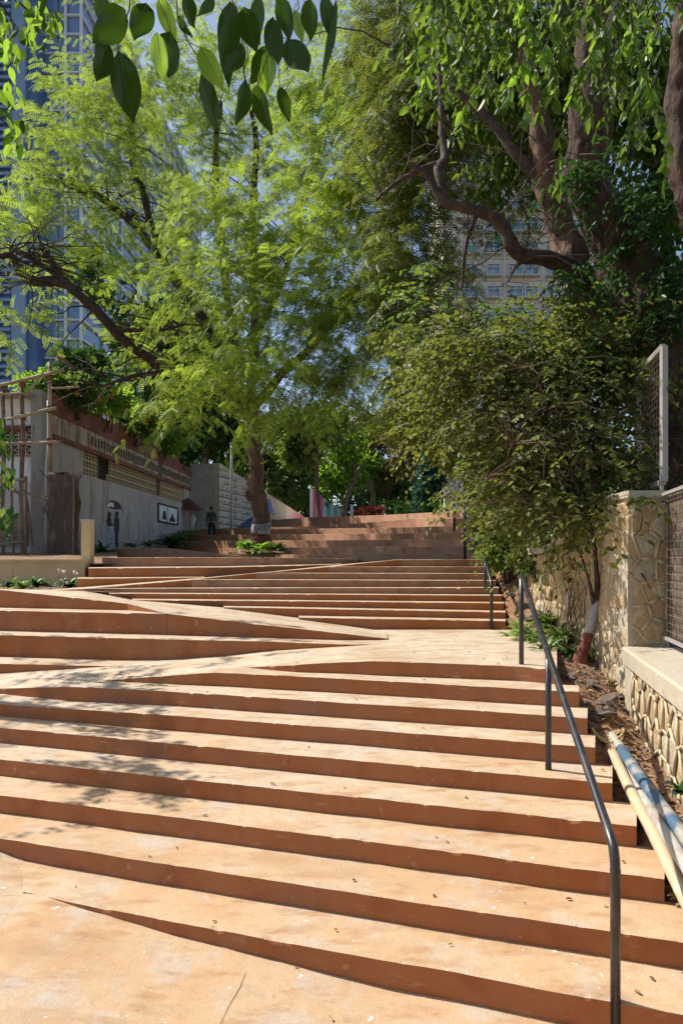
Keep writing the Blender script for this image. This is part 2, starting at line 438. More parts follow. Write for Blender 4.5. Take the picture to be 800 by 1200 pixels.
L2n = Line([(-150, 712, .74), (0, 715.5, .74), (200, 719, .74)])
L3n = Line([(-150, 740.5, 1.028), (0, 744, 1.028), (200, 749, 1.028), (300, 751, 1.04), (400, 755, 1.06), (446, 754.5, 1.08)])
L4n = Line([(-150, 774.5, 1.317), (0, 777.5, 1.317), (135, 780.5, 1.317), (203, 773.2, 1.296)])
rampB_b = Line([(-150, 798, 1.56), (0, 789, 1.44), (135, 780.5, 1.317), (200, 773, 1.29), (260, 769, 1.24), (325, 762.5, 1.153), (400, 757, 1.085), (446, 754.5, 1.08)])
rampB_f = Line([(-150, 812, 1.60), (0, 806.7, 1.488), (85, 804.2, 1.38), (117, 797.5, 1.38), (200, 791, 1.28), (250, 787.5, 1.23), (282, 782, 1.23), (345, 779, 1.15), (400, 776, 1.11), (437, 774.5, 1.08), (446, 774.6, 1.08)])
# upper flight
def upy(l, r, xl, xr=590): return [(xl, l), (xr, r)]
UD = [10.46, 10.82, 11.16, 11.5, 11.82, 12.12, 12.44, 12.77, 13.1]
UL = [(350, 723.5, 592, 727.5), (262, 711.5, 592, 717.2), (155, 702.8, 590, 706.6), (128, 695.3, 588, 697.6), (99, 689.5, 584, 688.4), (225, 679, 581, 680.2), (300, 671.3, 576, 672), (385, 664, 571, 664), (460, 655.8, 566, 655.5)]
U = [Line([(xl, yl, UD[k]), (xr, yr, UD[k])], 'd') for k, (xl, yl, xr, yr) in enumerate(UL)]
rampC_f = Line([(60, 691.5, 11.84), (99, 689.8, 11.84), (225, 679, 12.14), (300, 671.5, 12.45), (385, 664, 12.78), (460, 656.2, 13.08), (470, 655.6, 13.1)], 'd')
rampC_b = Line([(60, 691.0, 12.6), (90, 688.5, 12.6), (240, 676.8, 12.95), (330, 668.5, 13.2), (400, 661.4, 13.4), (470, 655.4, 13.4)], 'd')
M4 = Line([(91, 678, 12.6), (240, 676.4, 12.95)], 'd')
M3 = Line([(104, 665.6, 13.4), (260, 664.6, 13.4), (400, 661.0, 13.4)], 'd')
M2 = Line([(120, 653.2, 15), (200, 653, 15), (330, 653.6, 15), (420, 655.2, 15)], 'd')
M1 = Line([(134, 642.6, 22), (192, 642, 22), (280, 651, 21.5), (400, 655.5, 20)], 'd')
V = [Line(p, 'd') for p in (
    [(280, 651, 24), (400, 649, 18), (566, 648, 14.8)],
    [(240, 642.5, 27), (400, 641, 20), (562, 640, 15.8)],
    [(205, 634, 32), (400, 633, 22), (560, 632, 17)],
    [(205, 627, 35), (380, 626, 26), (556, 624, 18.2)],
    [(205, 621.5, 37.8), (450, 618.5, 24), (551, 616, 19.5)],
    [(225, 620, 39), (380, 616.5, 33), (487, 607.5, 27), (548, 607.5, 21)],
    [(300, 611, 46), (355, 606.5, 45), (450, 603.5, 36), (541, 598.5, 24)])]
c_ = lambda L_: L_.d
# front platform (ramp) under the lowest step
ff = Line([(E0, 1700, 2.5), (1300, 1700, 2.5)])
rf_b = Line([(-150, 958 + 1, 2.14), (0, 996, 2.22), (27, 1003, 2.25)])
def rampF_back_d(px): return S7.d(px) - .04 if px < 50 else S8.d(px) - .04
def rampF_back_a(px): return float(np.interp(px, [-400, -150, 0, 27, 200, 455, 900], [2.10, 2.155, 2.225, 2.269, 2.36, 2.44, 2.44]))
fl = Line([(E0, 2600, 2.5), (1500, 2600, 2.5)])
def flat(name, fb, ff_, x0, x1, mt, n=60, rows=8, label=None):
    mb = MB(); vs = []
    pxs = sorted([x0 + (x1 - x0) * i / n for i in range(n - 1)] + [49.99, 50.01])
    for px in pxs:
        pb = fb(px); pf = ff_(px)
        for k in range(rows + 1):
            p = pb.lerp(pf, k / rows); p.z += mnoise.noise(p * .8) * .006 * (1 if 0 < k < rows else 0); vs.append(p)
    K = rows + 1
    mb.add(vs, [(i * K + k, i * K + k + 1, (i + 1) * K + k + 1, (i + 1) * K + k) for i in range(n) for k in range(rows)])
    return mb.build(name, mt, stair, smooth=True, label=label)
def Fb(px):
    d = rampF_back_d(px) + .08; return Vector(((px - 400) / F * d, d, -rampF_back_a(px)))
def Ff(px):
    return Vector(((px - 400) / F * 3.0, -1.5, -2.5))
flat('ramp', Fb, Ff, E0, 900, M_tread_front, 90, 12)
S1.P(117)
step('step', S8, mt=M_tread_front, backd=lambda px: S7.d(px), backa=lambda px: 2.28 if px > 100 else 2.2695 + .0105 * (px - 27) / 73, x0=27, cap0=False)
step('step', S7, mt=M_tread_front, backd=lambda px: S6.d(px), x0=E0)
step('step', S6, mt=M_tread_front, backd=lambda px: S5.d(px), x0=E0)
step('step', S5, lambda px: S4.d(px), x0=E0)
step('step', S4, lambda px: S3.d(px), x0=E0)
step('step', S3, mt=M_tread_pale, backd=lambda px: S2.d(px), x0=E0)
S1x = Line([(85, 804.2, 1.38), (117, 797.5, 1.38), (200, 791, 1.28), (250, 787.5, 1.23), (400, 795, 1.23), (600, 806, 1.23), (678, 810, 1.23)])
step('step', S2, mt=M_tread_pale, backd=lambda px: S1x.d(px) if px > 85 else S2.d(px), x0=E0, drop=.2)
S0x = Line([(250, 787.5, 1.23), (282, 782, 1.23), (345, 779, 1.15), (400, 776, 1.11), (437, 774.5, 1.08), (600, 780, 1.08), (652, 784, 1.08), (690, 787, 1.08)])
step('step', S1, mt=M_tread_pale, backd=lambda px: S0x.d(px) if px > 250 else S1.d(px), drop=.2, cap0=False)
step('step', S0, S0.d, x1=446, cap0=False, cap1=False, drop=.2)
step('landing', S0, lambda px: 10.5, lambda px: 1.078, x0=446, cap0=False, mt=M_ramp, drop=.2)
def strip2(name, b, f, x0, x1, mt, n=70, rows=4, riser=.4):
    """ramp surface between two Lines with a riser under its front edge"""
    o = step(name, f, b.d, b.a, x0=x0, x1=x1, mt=mt, drop=riser, bury=.02)
    return o
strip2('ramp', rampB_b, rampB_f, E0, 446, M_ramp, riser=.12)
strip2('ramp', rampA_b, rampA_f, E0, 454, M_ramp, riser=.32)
# landing between the two ramps (behind S0's ramp part)
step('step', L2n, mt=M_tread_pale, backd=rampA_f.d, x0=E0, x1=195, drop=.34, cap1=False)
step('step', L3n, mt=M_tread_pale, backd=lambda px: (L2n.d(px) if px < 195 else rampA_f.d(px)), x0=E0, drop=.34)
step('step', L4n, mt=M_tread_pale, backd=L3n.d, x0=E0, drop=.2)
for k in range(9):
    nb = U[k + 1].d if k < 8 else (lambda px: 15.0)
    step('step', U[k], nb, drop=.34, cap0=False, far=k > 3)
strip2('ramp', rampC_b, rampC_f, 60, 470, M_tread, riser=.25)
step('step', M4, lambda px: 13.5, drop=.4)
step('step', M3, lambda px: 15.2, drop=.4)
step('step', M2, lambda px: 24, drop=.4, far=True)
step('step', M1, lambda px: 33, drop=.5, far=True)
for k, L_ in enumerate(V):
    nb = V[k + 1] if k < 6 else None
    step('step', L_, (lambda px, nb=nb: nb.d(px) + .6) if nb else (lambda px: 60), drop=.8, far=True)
# ---------------------------------------------------------------- materials of the built things
M_plaster = mat('grey_brown_plaster', (.42, .38, .335), .9, [(.6, (.50, .455, .41), .42, .6), (3, (.26, .215, .18), .52, .68, (1, 1, .3)), (20, (.34, .29, .24), .64, .74)], [(12, .4, .02), (80, .4, .004)])
M_rust = mat('rust_red_band', (.22, .085, .058), .85, [(1.2, (.14, .06, .045), .45, .6), (6, (.24, .11, .07), .58, .7, (1, 1, .4)), (14, (.42, .33, .26), .7, .78)], [(14, .5, .02)])
M_stained = mat('stained_concrete_band', (.36, .30, .22), .9, [(1.5, (.48, .42, .33), .45, .6), (5, (.10, .075, .055), .5, .62, (1.5, 1.5, .12)), (2, (.34, .18, .09), .56, .68)], [(14, .6, .03)])
M_cream = mat('cream_breeze_block', (.62, .50, .27), .85, [(5, (.50, .38, .2), .5, .66), (20, (.3, .22, .13), .66, .74)], [(60, .3, .004)])
M_conc = mat('grey_concrete', (.36, .36, .34), .88, [(1.1, (.29, .285, .27), .42, .62), (4, (.42, .42, .40), .55, .7), (7, (.22, .21, .19), .58, .74, (1, 1, .2))], [(14, .4, .015), (90, .3, .003)])
M_conc_pale = mat('pale_concrete', (.50, .46, .38), .88, [(1.1, (.42, .38, .31), .42, .62), (6, (.58, .55, .47), .58, .72), (5, (.27, .23, .18), .6, .74, (1, 1, .25))], [(14, .4, .015)])
M_yellow_wall = mat('yellow_lime_wall', (.60, .48, .28), .9, [(1.2, (.50, .38, .2), .45, .62), (6, (.34, .25, .15), .6, .72, (1, 1, .4)), (22, (.68, .58, .4), .6, .7)], [(14, .5, .02), (70, .4, .004)])
M_stone = mat('cream_wall_stone', (.42, .31, .175), .9, [(1.6, (.42, .30, .16), .45, .6), (6, (.62, .51, .33), .52, .68), (14, (.24, .17, .10), .6, .72), (3, (.56, .37, .2), .56, .7)], [(9, .8, .035), (45, .7, .01), (160, .4, .002)], coord='World')
M_stone_b = mat('brown_stained_wall_stone', (.36, .26, .145), .92, [(2.6, (.46, .34, .2), .45, .6), (14, (.17, .12, .08), .56, .7)], [(9, .9, .04), (45, .8, .012)], coord='World')
M_stone_c = mat('pale_grey_wall_stone', (.50, .44, .33), .92, [(2.6, (.38, .31, .21), .45, .6), (14, (.25, .2, .14), .58, .7)], [(9, .9, .04), (45, .8, .012)], coord='World')
M_mortar = mat('raised_mortar', (.50, .41, .27), .9, [(4, (.48, .38, .24), .45, .62), (16, (.30, .22, .14), .62, .74)], [(14, .6, .02), (70, .5, .005)])
M_coping = mat('cement_coping', (.44, .385, .29), .88, [(2, (.42, .36, .27), .45, .6), (9, (.30, .24, .17), .58, .7), (22, (.62, .57, .48), .6, .7)], [(20, .5, .012), (120, .4, .002)])
M_black = mat('black_iron_paint', (.022, .022, .026), .34, [(8, (.05, .045, .045), .5, .62), (30, (.16, .09, .06), .66, .72), (22, (.30, .29, .28), .72, .76)], [(40, .25, .003)], spec=.6)
M_bamboo = mat('weathered_bamboo', (.40, .31, .22), .8, [(3, (.30, .21, .14), .45, .6, (1, 1, .3)), (12, (.50, .42, .32), .55, .7)], [(30, .4, .004)])
M_bamboo_dark = mat('dark_bamboo', (.15, .095, .065), .85, [(4, (.23, .16, .11), .45, .62)], [(30, .4, .004)])
M_rope = mat('coir_rope', (.20, .115, .06), .95, [(30, (.12, .07, .04), .4, .6)], [(80, .8, .006)])
M_steelw = mat('galvanised_frame', (.38, .36, .34), .5, [(6, (.34, .27, .21), .54, .66), (26, (.20, .13, .09), .64, .72)], [(40, .3, .003)], metal=.25)
M_wire = mat('rusty_wire', (.20, .16, .13), .6, [(20, (.12, .08, .06), .5, .6)], metal=.4)
M_white = mat('white_limewash', (.74, .74, .72), .85, [(2, (.60, .60, .58), .45, .65), (16, (.4, .38, .36), .66, .74)], [(30, .4, .006)])
M_bluewhite = mat('bluish_white_render', (.86, .89, .90), .9, [(.8, (.78, .82, .83), .42, .6), (4, (.36, .36, .34), .6, .72, (1, 1, .2))], [(14, .3, .01)])
M_whitep = mat('white_paint', (.78, .78, .77), .6, [(9, (.66, .66, .64), .5, .68)])
M_blackp = mat('black_paint', (.02, .02, .022), .6, [(9, (.05, .05, .05), .5, .68)])
M_pink = mat('pink_paint', (.72, .12, .30), .7, [(4, (.62, .17, .32), .5, .66)])
M_teal = mat('teal_paint', (.16, .52, .56), .7, [(4, (.35, .62, .64), .5, .66)])
M_navy = mat('navy_paint', (.03, .06, .13), .7, [(4, (.06, .12, .24), .5, .66)])
M_redox = mat('red_oxide_trunk_paint', (.15, .045, .03), .85, [(9, (.30, .09, .06), .5, .66), (22, (.10, .04, .03), .62, .72)], [(18, .9, .03, (1, 1, .4))])
M_whtrunk = mat('white_trunk_paint', (.36, .34, .35), .85, [(7, (.42, .36, .34), .5, .64), (22, (.2, .13, .10), .62, .7)], [(18, .9, .03, (1, 1, .4))])
M_tower = mat('blue_grey_cladding', (.085, .15, .30), .5, [(.25, (.11, .19, .36), .45, .6)], spec=.4)
M_tower_l = mat('pale_blue_cladding', (.24, .34, .52), .5, [(.25, (.20, .30, .46), .45, .6)])
M_glass = mat('blue_tinted_glass', (.16, .25, .45), .12, [(.12, (.24, .36, .58), .42, .62), (.6, (.11, .18, .34), .5, .7)], spec=.9)
M_mull = mat('white_aluminium', (.74, .78, .82), .45)
M_beige = mat('beige_tower_render', (.72, .66, .58), .9, [(.1, (.60, .55, .48), .42, .62), (.8, (.44, .36, .29), .56, .72, (1, 1, .2))])
M_winglass = mat('window_glass', (.16, .28, .38), .15, [(.5, (.32, .45, .55), .45, .62)], spec=.9)
M_winframe = mat('white_window_frame', (.62, .62, .60), .6)
M_green = mat('green_shade_cloth', (.05, .26, .20), .8)
M_net = mat('brown_netting', (.13, .075, .05), .95, [(6, (.20, .13, .09), .45, .6), (24, (.07, .04, .03), .5, .66)], [(40, .9, .02)])
M_pipe = mat('cream_plastic_pipe', (.50, .40, .26), .55, [(3, (.50, .38, .23), .45, .6), (18, (.34, .24, .15), .6, .7), (9, (.68, .62, .5), .6, .7)], [(30, .3, .004)])
M_pipeb = mat('grey_pipe', (.40, .38, .34), .5, [(3, (.30, .25, .2), .5, .6), (20, (.2, .15, .11), .62, .7)], [(30, .3, .004)])
M_pipeblue = mat('blue_pipe_wrap', (.05, .11, .18), .6, [(4, (.34, .31, .26), .46, .6), (16, (.20, .15, .11), .6, .68)], [(30, .3, .004)])
M_skin = mat('brown_skin', (.20, .10, .06), .6)
M_hair = mat('black_hair', (.012, .010, .010), .6)
M_jacket = mat('dark_grey_shirt', (.035, .037, .045), .85, [(20, (.06, .06, .07), .5, .6)], [(30, .4, .01)])
M_trouser = mat('black_trousers', (.012, .012, .016), .85, [], [(30, .4, .01)])
M_rock = mat('grey_brown_rock', (.20, .15, .115), .9, [(4, (.29, .235, .19), .45, .6), (14, (.10, .07, .055), .5, .66)], [(12, .9, .03), (60, .6, .006)])
M_dry = mat('dry_leaf', (.34, .20, .10), .8, [(9, (.22, .12, .06), .45, .6)])

# ---------------------------------------------------------------- towers
def tower_left():
    t = thing('office_tower', (-40, 110, 0), 'blue glass office tower with white mullions behind the tree at upper left', 'tower')
    X0, X1, Y0 = -44.5, -38.2, 100.0; X2, Y2 = -35.8, 172.0; Z0, Z1 = 1.0, 92.0
    mb = MB(); mb.prism([(X0, Y0, Z0), (X1, Y0, Z0), (X2, Y2, Z0), (X0, Y2, Z0)], (0, 0, Z1 - Z0)); mb.build('tower_core', M_tower, t)
    fh = 2.78; nf = int((Z1 - 21) / fh)
    pm = MB(); pm.box((0, 0, 0), (1, .12, 1)); pane = pm.mesh('glass_pane', M_glass)
    for f in range(nf):                                  # camera-facing panes: two per storey
        z = 21 + f * fh
        for k in range(2):
            w = (X1 - X0) / 2; inst('glass_pane', pane, t, (X0 + w * (k + .5), Y0 - .05, z + fh / 2), scale=(w - .25, 1, fh - .22))
    L_ = math.hypot(X2 - X1, Y2 - Y0); ang = math.atan2(Y2 - Y0, X2 - X1); nb = 9
    for f in range(nf):
        z = 21 + f * fh
        for k in range(nb):
            u = (k + .5) / nb
            inst('glass_pane', pane, t, (X1 + (X2 - X1) * u + .05, Y0 + (Y2 - Y0) * u, z + fh / 2), rot=(0, 0, ang), scale=(L_ / nb - .3, 1, fh - .22))
    hb = MB(); hb.box((0, 0, 0), (1, 1, 1)); bar = hb.mesh('mullion', M_mull)
    for f in range(nf + 1):
        z = 21 + f * fh
        inst('mullion', bar, t, ((X0 + X1) / 2, Y0 - .3, z), scale=(X1 - X0 + .9, .35, .26))
        inst('mullion', bar, t, ((X1 + X2) / 2 + .35, (Y0 + Y2) / 2, z), rot=(0, 0, ang), scale=(L_, .35, .26))
    for x in (X0, (X0 + X1) / 2 + 1.2, X1 + .3): inst('mullion', bar, t, (x, Y0 - .5, 55), scale=(.34, .34, 72))
    for k in range(1, nb + 1):
        u = k / nb; inst('mullion', bar, t, (X1 + (X2 - X1) * u + .45, Y0 + (Y2 - Y0) * u, 55), scale=(.3, .3, 72))
    s = thing('dark_tower', (-52, 98, 0), 'dark blue slab tower with louvred bays at the left edge of the photo', 'tower')
    mb = MB(); mb.box((-56, 104, 45), (25.5, 14, 92)); mb.build('tower_core', M_tower, s)
    mb = MB(); mb.box((0, 0, 0), (1.9, 1.2, 92)); fin = mb.mesh('pilaster', M_tower_l)
    for x in (-45.6, -49.4, -54.2, -60): inst('pilaster', fin, s, (x, 97, 45))
    lb = MB(); lb.box((0, 0, 0), (1.7, .5, .45)); louv = lb.mesh('louvre', M_tower_l)
    for k in range(58): inst('louvre', louv, s, (-47.6, 96.8, 22 + k * 1.05))
    wb = MB(); wb.box((0, 0, 0), (2.6, .3, 1.5)); wv = wb.mesh('window', mat('dark_window', (.05, .06, .08), .2, spec=.8))
    for k in range(24): inst('window', wv, s, (-51.9, 96.9, 22 + k * 2.9))
tower_left()
def tower_right():
    t = thing('apartment_tower', (22, 92, 0), 'beige apartment tower with aluminium windows glimpsed between the branches at right', 'tower')
    Y = 90.0; mb = MB(); mb.box((23.5, 99, 30), (19, 18, 62)); mb.build('wall', M_beige, t)
    mb = MB(); mb.box((14.6, 91.4, 30), (2.6, 3.5, 60)); mb.build('stair_bay', M_beige, t)
    fh = 2.9; w1 = MB()
    fm = MB()
    for s_ in (-1, 1): fm.box((s_ * .82, 0, 0), (.1, .2, 1.5))
    fm.box((0, 0, .75), (1.74, .2, .1)); fm.box((0, 0, -.75), (1.74, .26, .1)); fm.box((0, 0, 0), (.08, .18, 1.4)); fm.box((0, -.12, .3), (1.6, .1, .06))
    frame = fm.mesh('window', M_winframe)
    gm = MB(); gm.box((0, .05, 0), (1.6, .05, 1.4)); pane = gm.mesh('pane', M_winglass)
    cb = MB(); cb.box((0, -.4, -.95), (2.1, .8, .12)); canopy = cb.mesh('window_ledge', M_beige)
    db = MB(); db.box((0, 0, 0), (.12, .12, 56)); drain = db.mesh('drain_pipe', M_winframe)
    for f in range(17):
        z = 12 + f * fh
        for k, x in enumerate((17.0, 20.0, 22.9, 25.0, 27.9, 30.9)):
            dx = .2 * math.sin(f * 3 + k)
            w = inst('window', frame, t, (x, Y - .12, z)); w.scale = (1.0 if k % 2 else 1.15, 1, 1)
            inst('pane', pane, w, (x, Y - .08, z)); inst('window_ledge', canopy, w, (x, Y - .0, z))
    for x in (18.7, 21.4, 24.1, 26.5, 29.4): inst('drain_pipe', drain, t, (x, Y - .3, 33))
    sl = MB(); sl.box((0, 0, 0), (19.2, .5, .22)); sm = sl.mesh('floor_band', M_winframe)
    for f in range(0, 17, 1): inst('floor_band', sm, t, (23.5, Y - .08, 10.6 + f * fh), scale=(1, .6, .6))
    g_ = MB(); g_.box((21.6, Y - .5, 42.5), (2.4, .5, 2.6)); g_.build('shade_cloth', M_green, t)
tower_right()

# ---------------------------------------------------------------- long building on the left
def wd(px): return 10.273 / (.04424 - (px - 400) / F)          # distance at which a photo column meets the wall plane
P0 = Vector((-9.3, 22, 0)); P1 = Vector((-8.56, 38.6, 0)); WDIR = (P1 - P0).normalized(); WN = Vector((WDIR.y, -WDIR.x, 0))   # WN points to the stairs
def wp(y, z, out=0.0):
    x = -10.273 + .04424 * y; return Vector((x, y, z)) + WN * out
def wq(px, py, out=0.0):
    d = wd(px); p = at(px, py, d); return p + WN * out
def left_building():
    t = thing('long_building', (-9.3, 22, 0), 'long grey plastered building with rust red parapet band and breeze block strip', 'building')
    y0, y1 = 22.0, 38.6; back = -WN * 7
    def slab(name, ya, yb, za, zb, out, m, thick=.35):
        mb = MB(); a = wp(ya, za, out); b = wp(yb, za, out)
        mb.prism([a, b, wp(yb, zb, out), wp(ya, zb, out)], -WN * thick); return mb.build(name, m, t)
    slab('wall', y0, y1, -.6, 3.02, 0, M_plaster, 6.5)
    slab('wall', y0, 24.35, 3.02, 3.86, 0, M_plaster, 6.5)
    slab('wall', y0 + 15.4, y1, 3.02, 3.86, 0, M_plaster, 6.5)
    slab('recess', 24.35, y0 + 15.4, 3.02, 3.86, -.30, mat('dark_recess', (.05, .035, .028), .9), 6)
    slab('rust_beam', y0, y1, 3.86, 4.02, .10, M_rust, 6.6)
    slab('stained_band', y0, y1, 4.02, 4.66, .04, M_stained, 6.5)
    slab('parapet', y0, y1, 4.66, 5.36, .08, M_rust, .3)
    slab('roof', y0, y1, 4.66, 4.74, -.23, M_conc, 6.2)
    # plaster drips and vertical fins under the parapet
    fb = MB(); fb.box((0, 0, 0), (.05, .12, .40)); fin = fb.mesh('drip_fin', M_stained)
    for k in range(46):
        y = 25 + k * .29; inst('drip_fin', fin, t, tuple(wp(y, 4.32 + .02 * math.sin(k * 5), .08)), rot=(0, 0, math.atan2(WDIR.y, WDIR.x) - R(90)), scale=(1, .6, .7 + .3 * rnd.random()))
    # breeze blocks with real holes
    bb = MB(); s = .272; dp = .014
    for e in (-1, 1): bb.box((0, e * (s / 2 - .012), 0), (dp, .024, s)); bb.box((0, 0, e * (s / 2 - .012)), (dp - .002, s - .048, .024))
    bb.box((0, .0, .058), (dp - .002, .022, .115)); bb.box((.0, .0, -.02), (dp - .003, .20, .022)); bb.box((.0, -.055, -.075), (dp - .002, .022, .09))
    blk = bb.mesh('breeze_block', M_cream); rz = math.atan2(WDIR.y, WDIR.x) - R(90)
    y = 24.5
    while y < y0 + 15.3:
        for r_ in range(3):
            px = 400 + F * (-10.273 + .04424 * y) / y
            if 117.5 < px < 130 and not (r_ == 0 and px > 126): continue
            inst('breeze_block', blk, t, tuple(wp(y, 3.16 + r_ * .278, -.05)), rot=(0, 0, rz))
        y += .275
    # end wall towards the camera, half buried behind the white block
    mb = MB(); mb.prism([wp(22, -.6, -.02), wp(22, 4.66, -.02), wp(22, 4.66, -6.4), wp(22, -.6, -6.4)], (0, .2, 0)); mb.build('gable_wall', M_plaster, t)
    rl = MB()
    for k in range(9): rl.bar(wp(22.2 + k * 2, 5.36, -.1), wp(22.2 + k * 2, 5.75, -.1), .05)
    rl.bar(wp(22.2, 5.75, -.1), wp(38.4, 5.75, -.1), .05); rl.build('roof_rail', M_blackp, t)
left_building()
def poly_px(mb, pts, out, th, m=0):
    P = [wq(x, y, out) for x, y in pts]; mb.prism(P, WN * th, m)
def mural_pair():
    t = thing('wall_painting', wq(132, 640, .02), 'life size stencil painting of two people under a dark umbrella on grey wall', 'mural')
    mb = MB()
    poly_px(mb, [(124.6, 594), (125.5, 590), (128, 587), (132, 586), (137, 587.5), (141, 591), (142.8, 597.5), (139, 596.5), (134, 597)], .004, .006)
    mb.build('umbrella', M_blackp, t)
    mb = MB(); poly_px(mb, [(124.8, 594.2), (126, 590.5), (129, 588.2), (132.5, 589), (134, 594.6), (129, 593.6)], .011, .004); mb.build('umbrella_panel', M_whitep, t)
    mb = MB()   # figure on the right: dark suit
    poly_px(mb, [(135, 600), (137, 599), (139, 600.5), (139.2, 603.5), (138, 605.5), (139.5, 608), (140, 618), (138.5, 627), (139, 641), (135.2, 641.5), (134.5, 625), (133.5, 610), (134.5, 606)], .004, .006); mb.build('dark_figure', M_blackp, t)
    mb = MB()
    poly_px(mb, [(126, 601), (128, 599.5), (130, 601), (130.2, 604), (129, 606), (131.5, 608), (132.5, 616), (126, 617), (124.5, 610), (126.5, 606)], .012, .004); mb.build('light_figure_head', M_blackp, t)
    mb = MB()
    poly_px(mb, [(126, 617.2), (132.6, 616.2), (134.4, 625), (133.6, 643), (130, 643.5), (129.4, 630), (128.5, 643), (125, 642.5), (124, 628)], .012, .004); poly_px(mb, [(129.5, 608), (131.5, 607), (133, 611), (131, 614)], .017, .003); mb.build('light_figure_body', mat('painted_grey_blue', (.45, .50, .56), .7, [(14, (.1, .11, .14), .5, .56)]), t)
def framed():
    t = thing('framed_picture', wq(196, 612, .02), 'black framed white picture of two seated figures on the grey wall', 'picture')
    mb = MB(); poly_px(mb, [(185.6, 591), (207, 596.8), (206.6, 613.8), (185.6, 609.8)], .02, .02); mb.build('panel', M_whitep, t)
    mb = MB()
    c = [(184.8, 589.8), (207.8, 596), (207.4, 614.8), (184.8, 610.8)]
    for i in range(4):
        a = wq(*c[i], .045); b = wq(*c[(i + 1) % 4], .045); mb.bar(a, b, .07, .06, up=WN)
    a = wq(195.6, 593.5, .045); b = wq(195.4, 612, .045); mb.bar(a, b, .03, .03, up=WN); mb.build('frame', M_blackp, t)
    mb = MB(); poly_px(mb, [(189.5, 608.5), (190, 602), (191, 598.5), (192.6, 598), (193.5, 601), (194.3, 609.5)], .042, .005); mb.build('painted_figure', M_blackp, t)
    mb = MB(); poly_px(mb, [(197.5, 611), (198.5, 607), (200, 605.4), (200.4, 602.6), (202, 602.6), (202.4, 606), (204.3, 609), (204.8, 612)], .042, .005); mb.build('painted_figure', M_blackp, t)
mural_pair(); framed()
def shrine():
    c = wq(217, 595, .3)
    t = thing('wall_shrine', c, 'small maroon roofed shrine with pale figure in the corner of the grey wall', 'shrine')
    mb = MB(); a = .95
    mb.add([c + Vector((-a, -a * .8, -.1)), c + Vector((a * .7, -a * .8, -.25)), c + Vector((a * .7, .5, -.1)), c + Vector((-a, .5, 0)), c + Vector((-.1, -.1, .55))], [(0, 1, 4), (1, 2, 4), (2, 3, 4), (3, 0, 4), (3, 2, 1, 0)]); mb.build('roof', mat('maroon_canopy', (.10, .035, .035), .8, [(5, (.2, .08, .06), .5, .62)]), t)
    mb = MB(); mb.tube([c + Vector((.15, -.3, -1.35)), c + Vector((.16, -.3, -.9)), c + Vector((.2, -.3, -.65)), c + Vector((.15, -.3, -.3))], [.06, .13, .2, .1], 8, jit=.3); mb.build('statue', M_conc_pale, t, smooth=True)
    mb = MB(); mb.box(c + Vector((.15, -.25, -1.42)), (.5, .4, .08)); mb.build('shelf', M_plaster, t)
shrine()
# end block and sloping retaining wall
def end_block():
    t = thing('concrete_block_wall', (-7.5, 38.6, 1), 'plain grey concrete wall end closing the long building', 'wall')
    mb = MB(); mb.prism([(-8.9, 38.5, 0), (-6.88, 38.5, 0), (-6.88, 38.5, 5.38), (-8.9, 38.5, 5.38)], (0, 3, 0)); mb.build('wall', M_conc, t)
    for z in (2.2, 3.3, 4.4):
        mb = MB(); mb.box((-7.9, 38.495, z), (2.0, .03, .02)); mb.build('joint', M_plaster, t)
end_block()
def retaining():
    t = thing('retaining_wall', (-6.9, 38.6, 1), 'pale sloping retaining wall with lettered courses left of the painted tree', 'wall')
    A = Vector((-6.86, 38.4, 0)); B = Vector((-3.05, 55, 0)); D = (B - A).normalized(); Nn = Vector((D.y, -D.x, 0)); L_ = (B - A).length
    def zt(u): return 5.40 + (3.45 - 5.40) * u
    n = 7; 
    for k in range(n):
        u0, u1 = k / n, (k + 1) / n; e = .008
        a = A + D * (L_ * (u0 + (e if k else 0) * .3)); b = A + D * (L_ * u1 - .02)
        mb = MB(); mb.prism([a, b, b + Vector((0, 0, zt(u1))), a + Vector((0, 0, zt(u0)))], -Nn * .4); mb.build('wall_panel', M_conc_pale, t)
    mb = MB()
    for r_ in range(9):                                     # dark ruled lines between the courses
        z = 2.0 + r_ * .38
        for s in range(24):
            u = s / 24; 
            if z > zt(u) - .15 or u > .55: continue
            if rnd.random() < .12: continue
            mb.box(A + D * (L_ * (u + .01)) + Vector((0, 0, z)) + Nn * .012, (L_ / 24 * .97, .02, .045), Matrix.Rotation(math.atan2(D.y, D.x), 3, 'Z'))
    mb.build('ruled_lines', M_blackp, t)
    mb = MB()
    for r_ in range(8):
        z = 2.12 + r_ * .38; u = .015
        while u < .5 and z < zt(u) - .3:
            w = rnd.uniform(.05, .22)
            if rnd.random() < .75: mb.box(A + D * (L_ * u) + Vector((0, 0, z + rnd.uniform(-.02, .05))) + Nn * .01, (w, .016, rnd.uniform(.04, .13)), Matrix.Rotation(math.atan2(D.y, D.x), 3, 'Z') @ Matrix.Rotation(rnd.uniform(-.5, .5), 3, 'Y'))
            u += (w + rnd.uniform(.04, .25)) / L_
    mb.build('painted_lettering', mat('grey_lettering', (.22, .2, .17), .8), t, kind='stuff')
    def q(px, py):                                          # a photo position on this wall's plane
        u = (px - 400) / F; k = D.x / D.y; d = (A.x - k * A.y) / (u - k); return at(px, py, d) + Nn * .015
    mb = MB(); mb.prism([q(276, 624), (q(277.5, 617)), q(281, 616), q(283, 612.5), q(287, 612), q(290, 608), q(294, 607), q(297, 604), q(302, 603), q(309, 604), q(309, 624)], Nn * .02); mb.build('painted_mountain', M_navy, t)
    mb = MB(); mb.prism([q(311, 600), (q(313, 586)), q(316, 584), q(318, 592), q(320, 600)], Nn * .02); mb.build('painted_figure', mat('blue_paint', (.05, .17, .45), .7), t)
retaining()
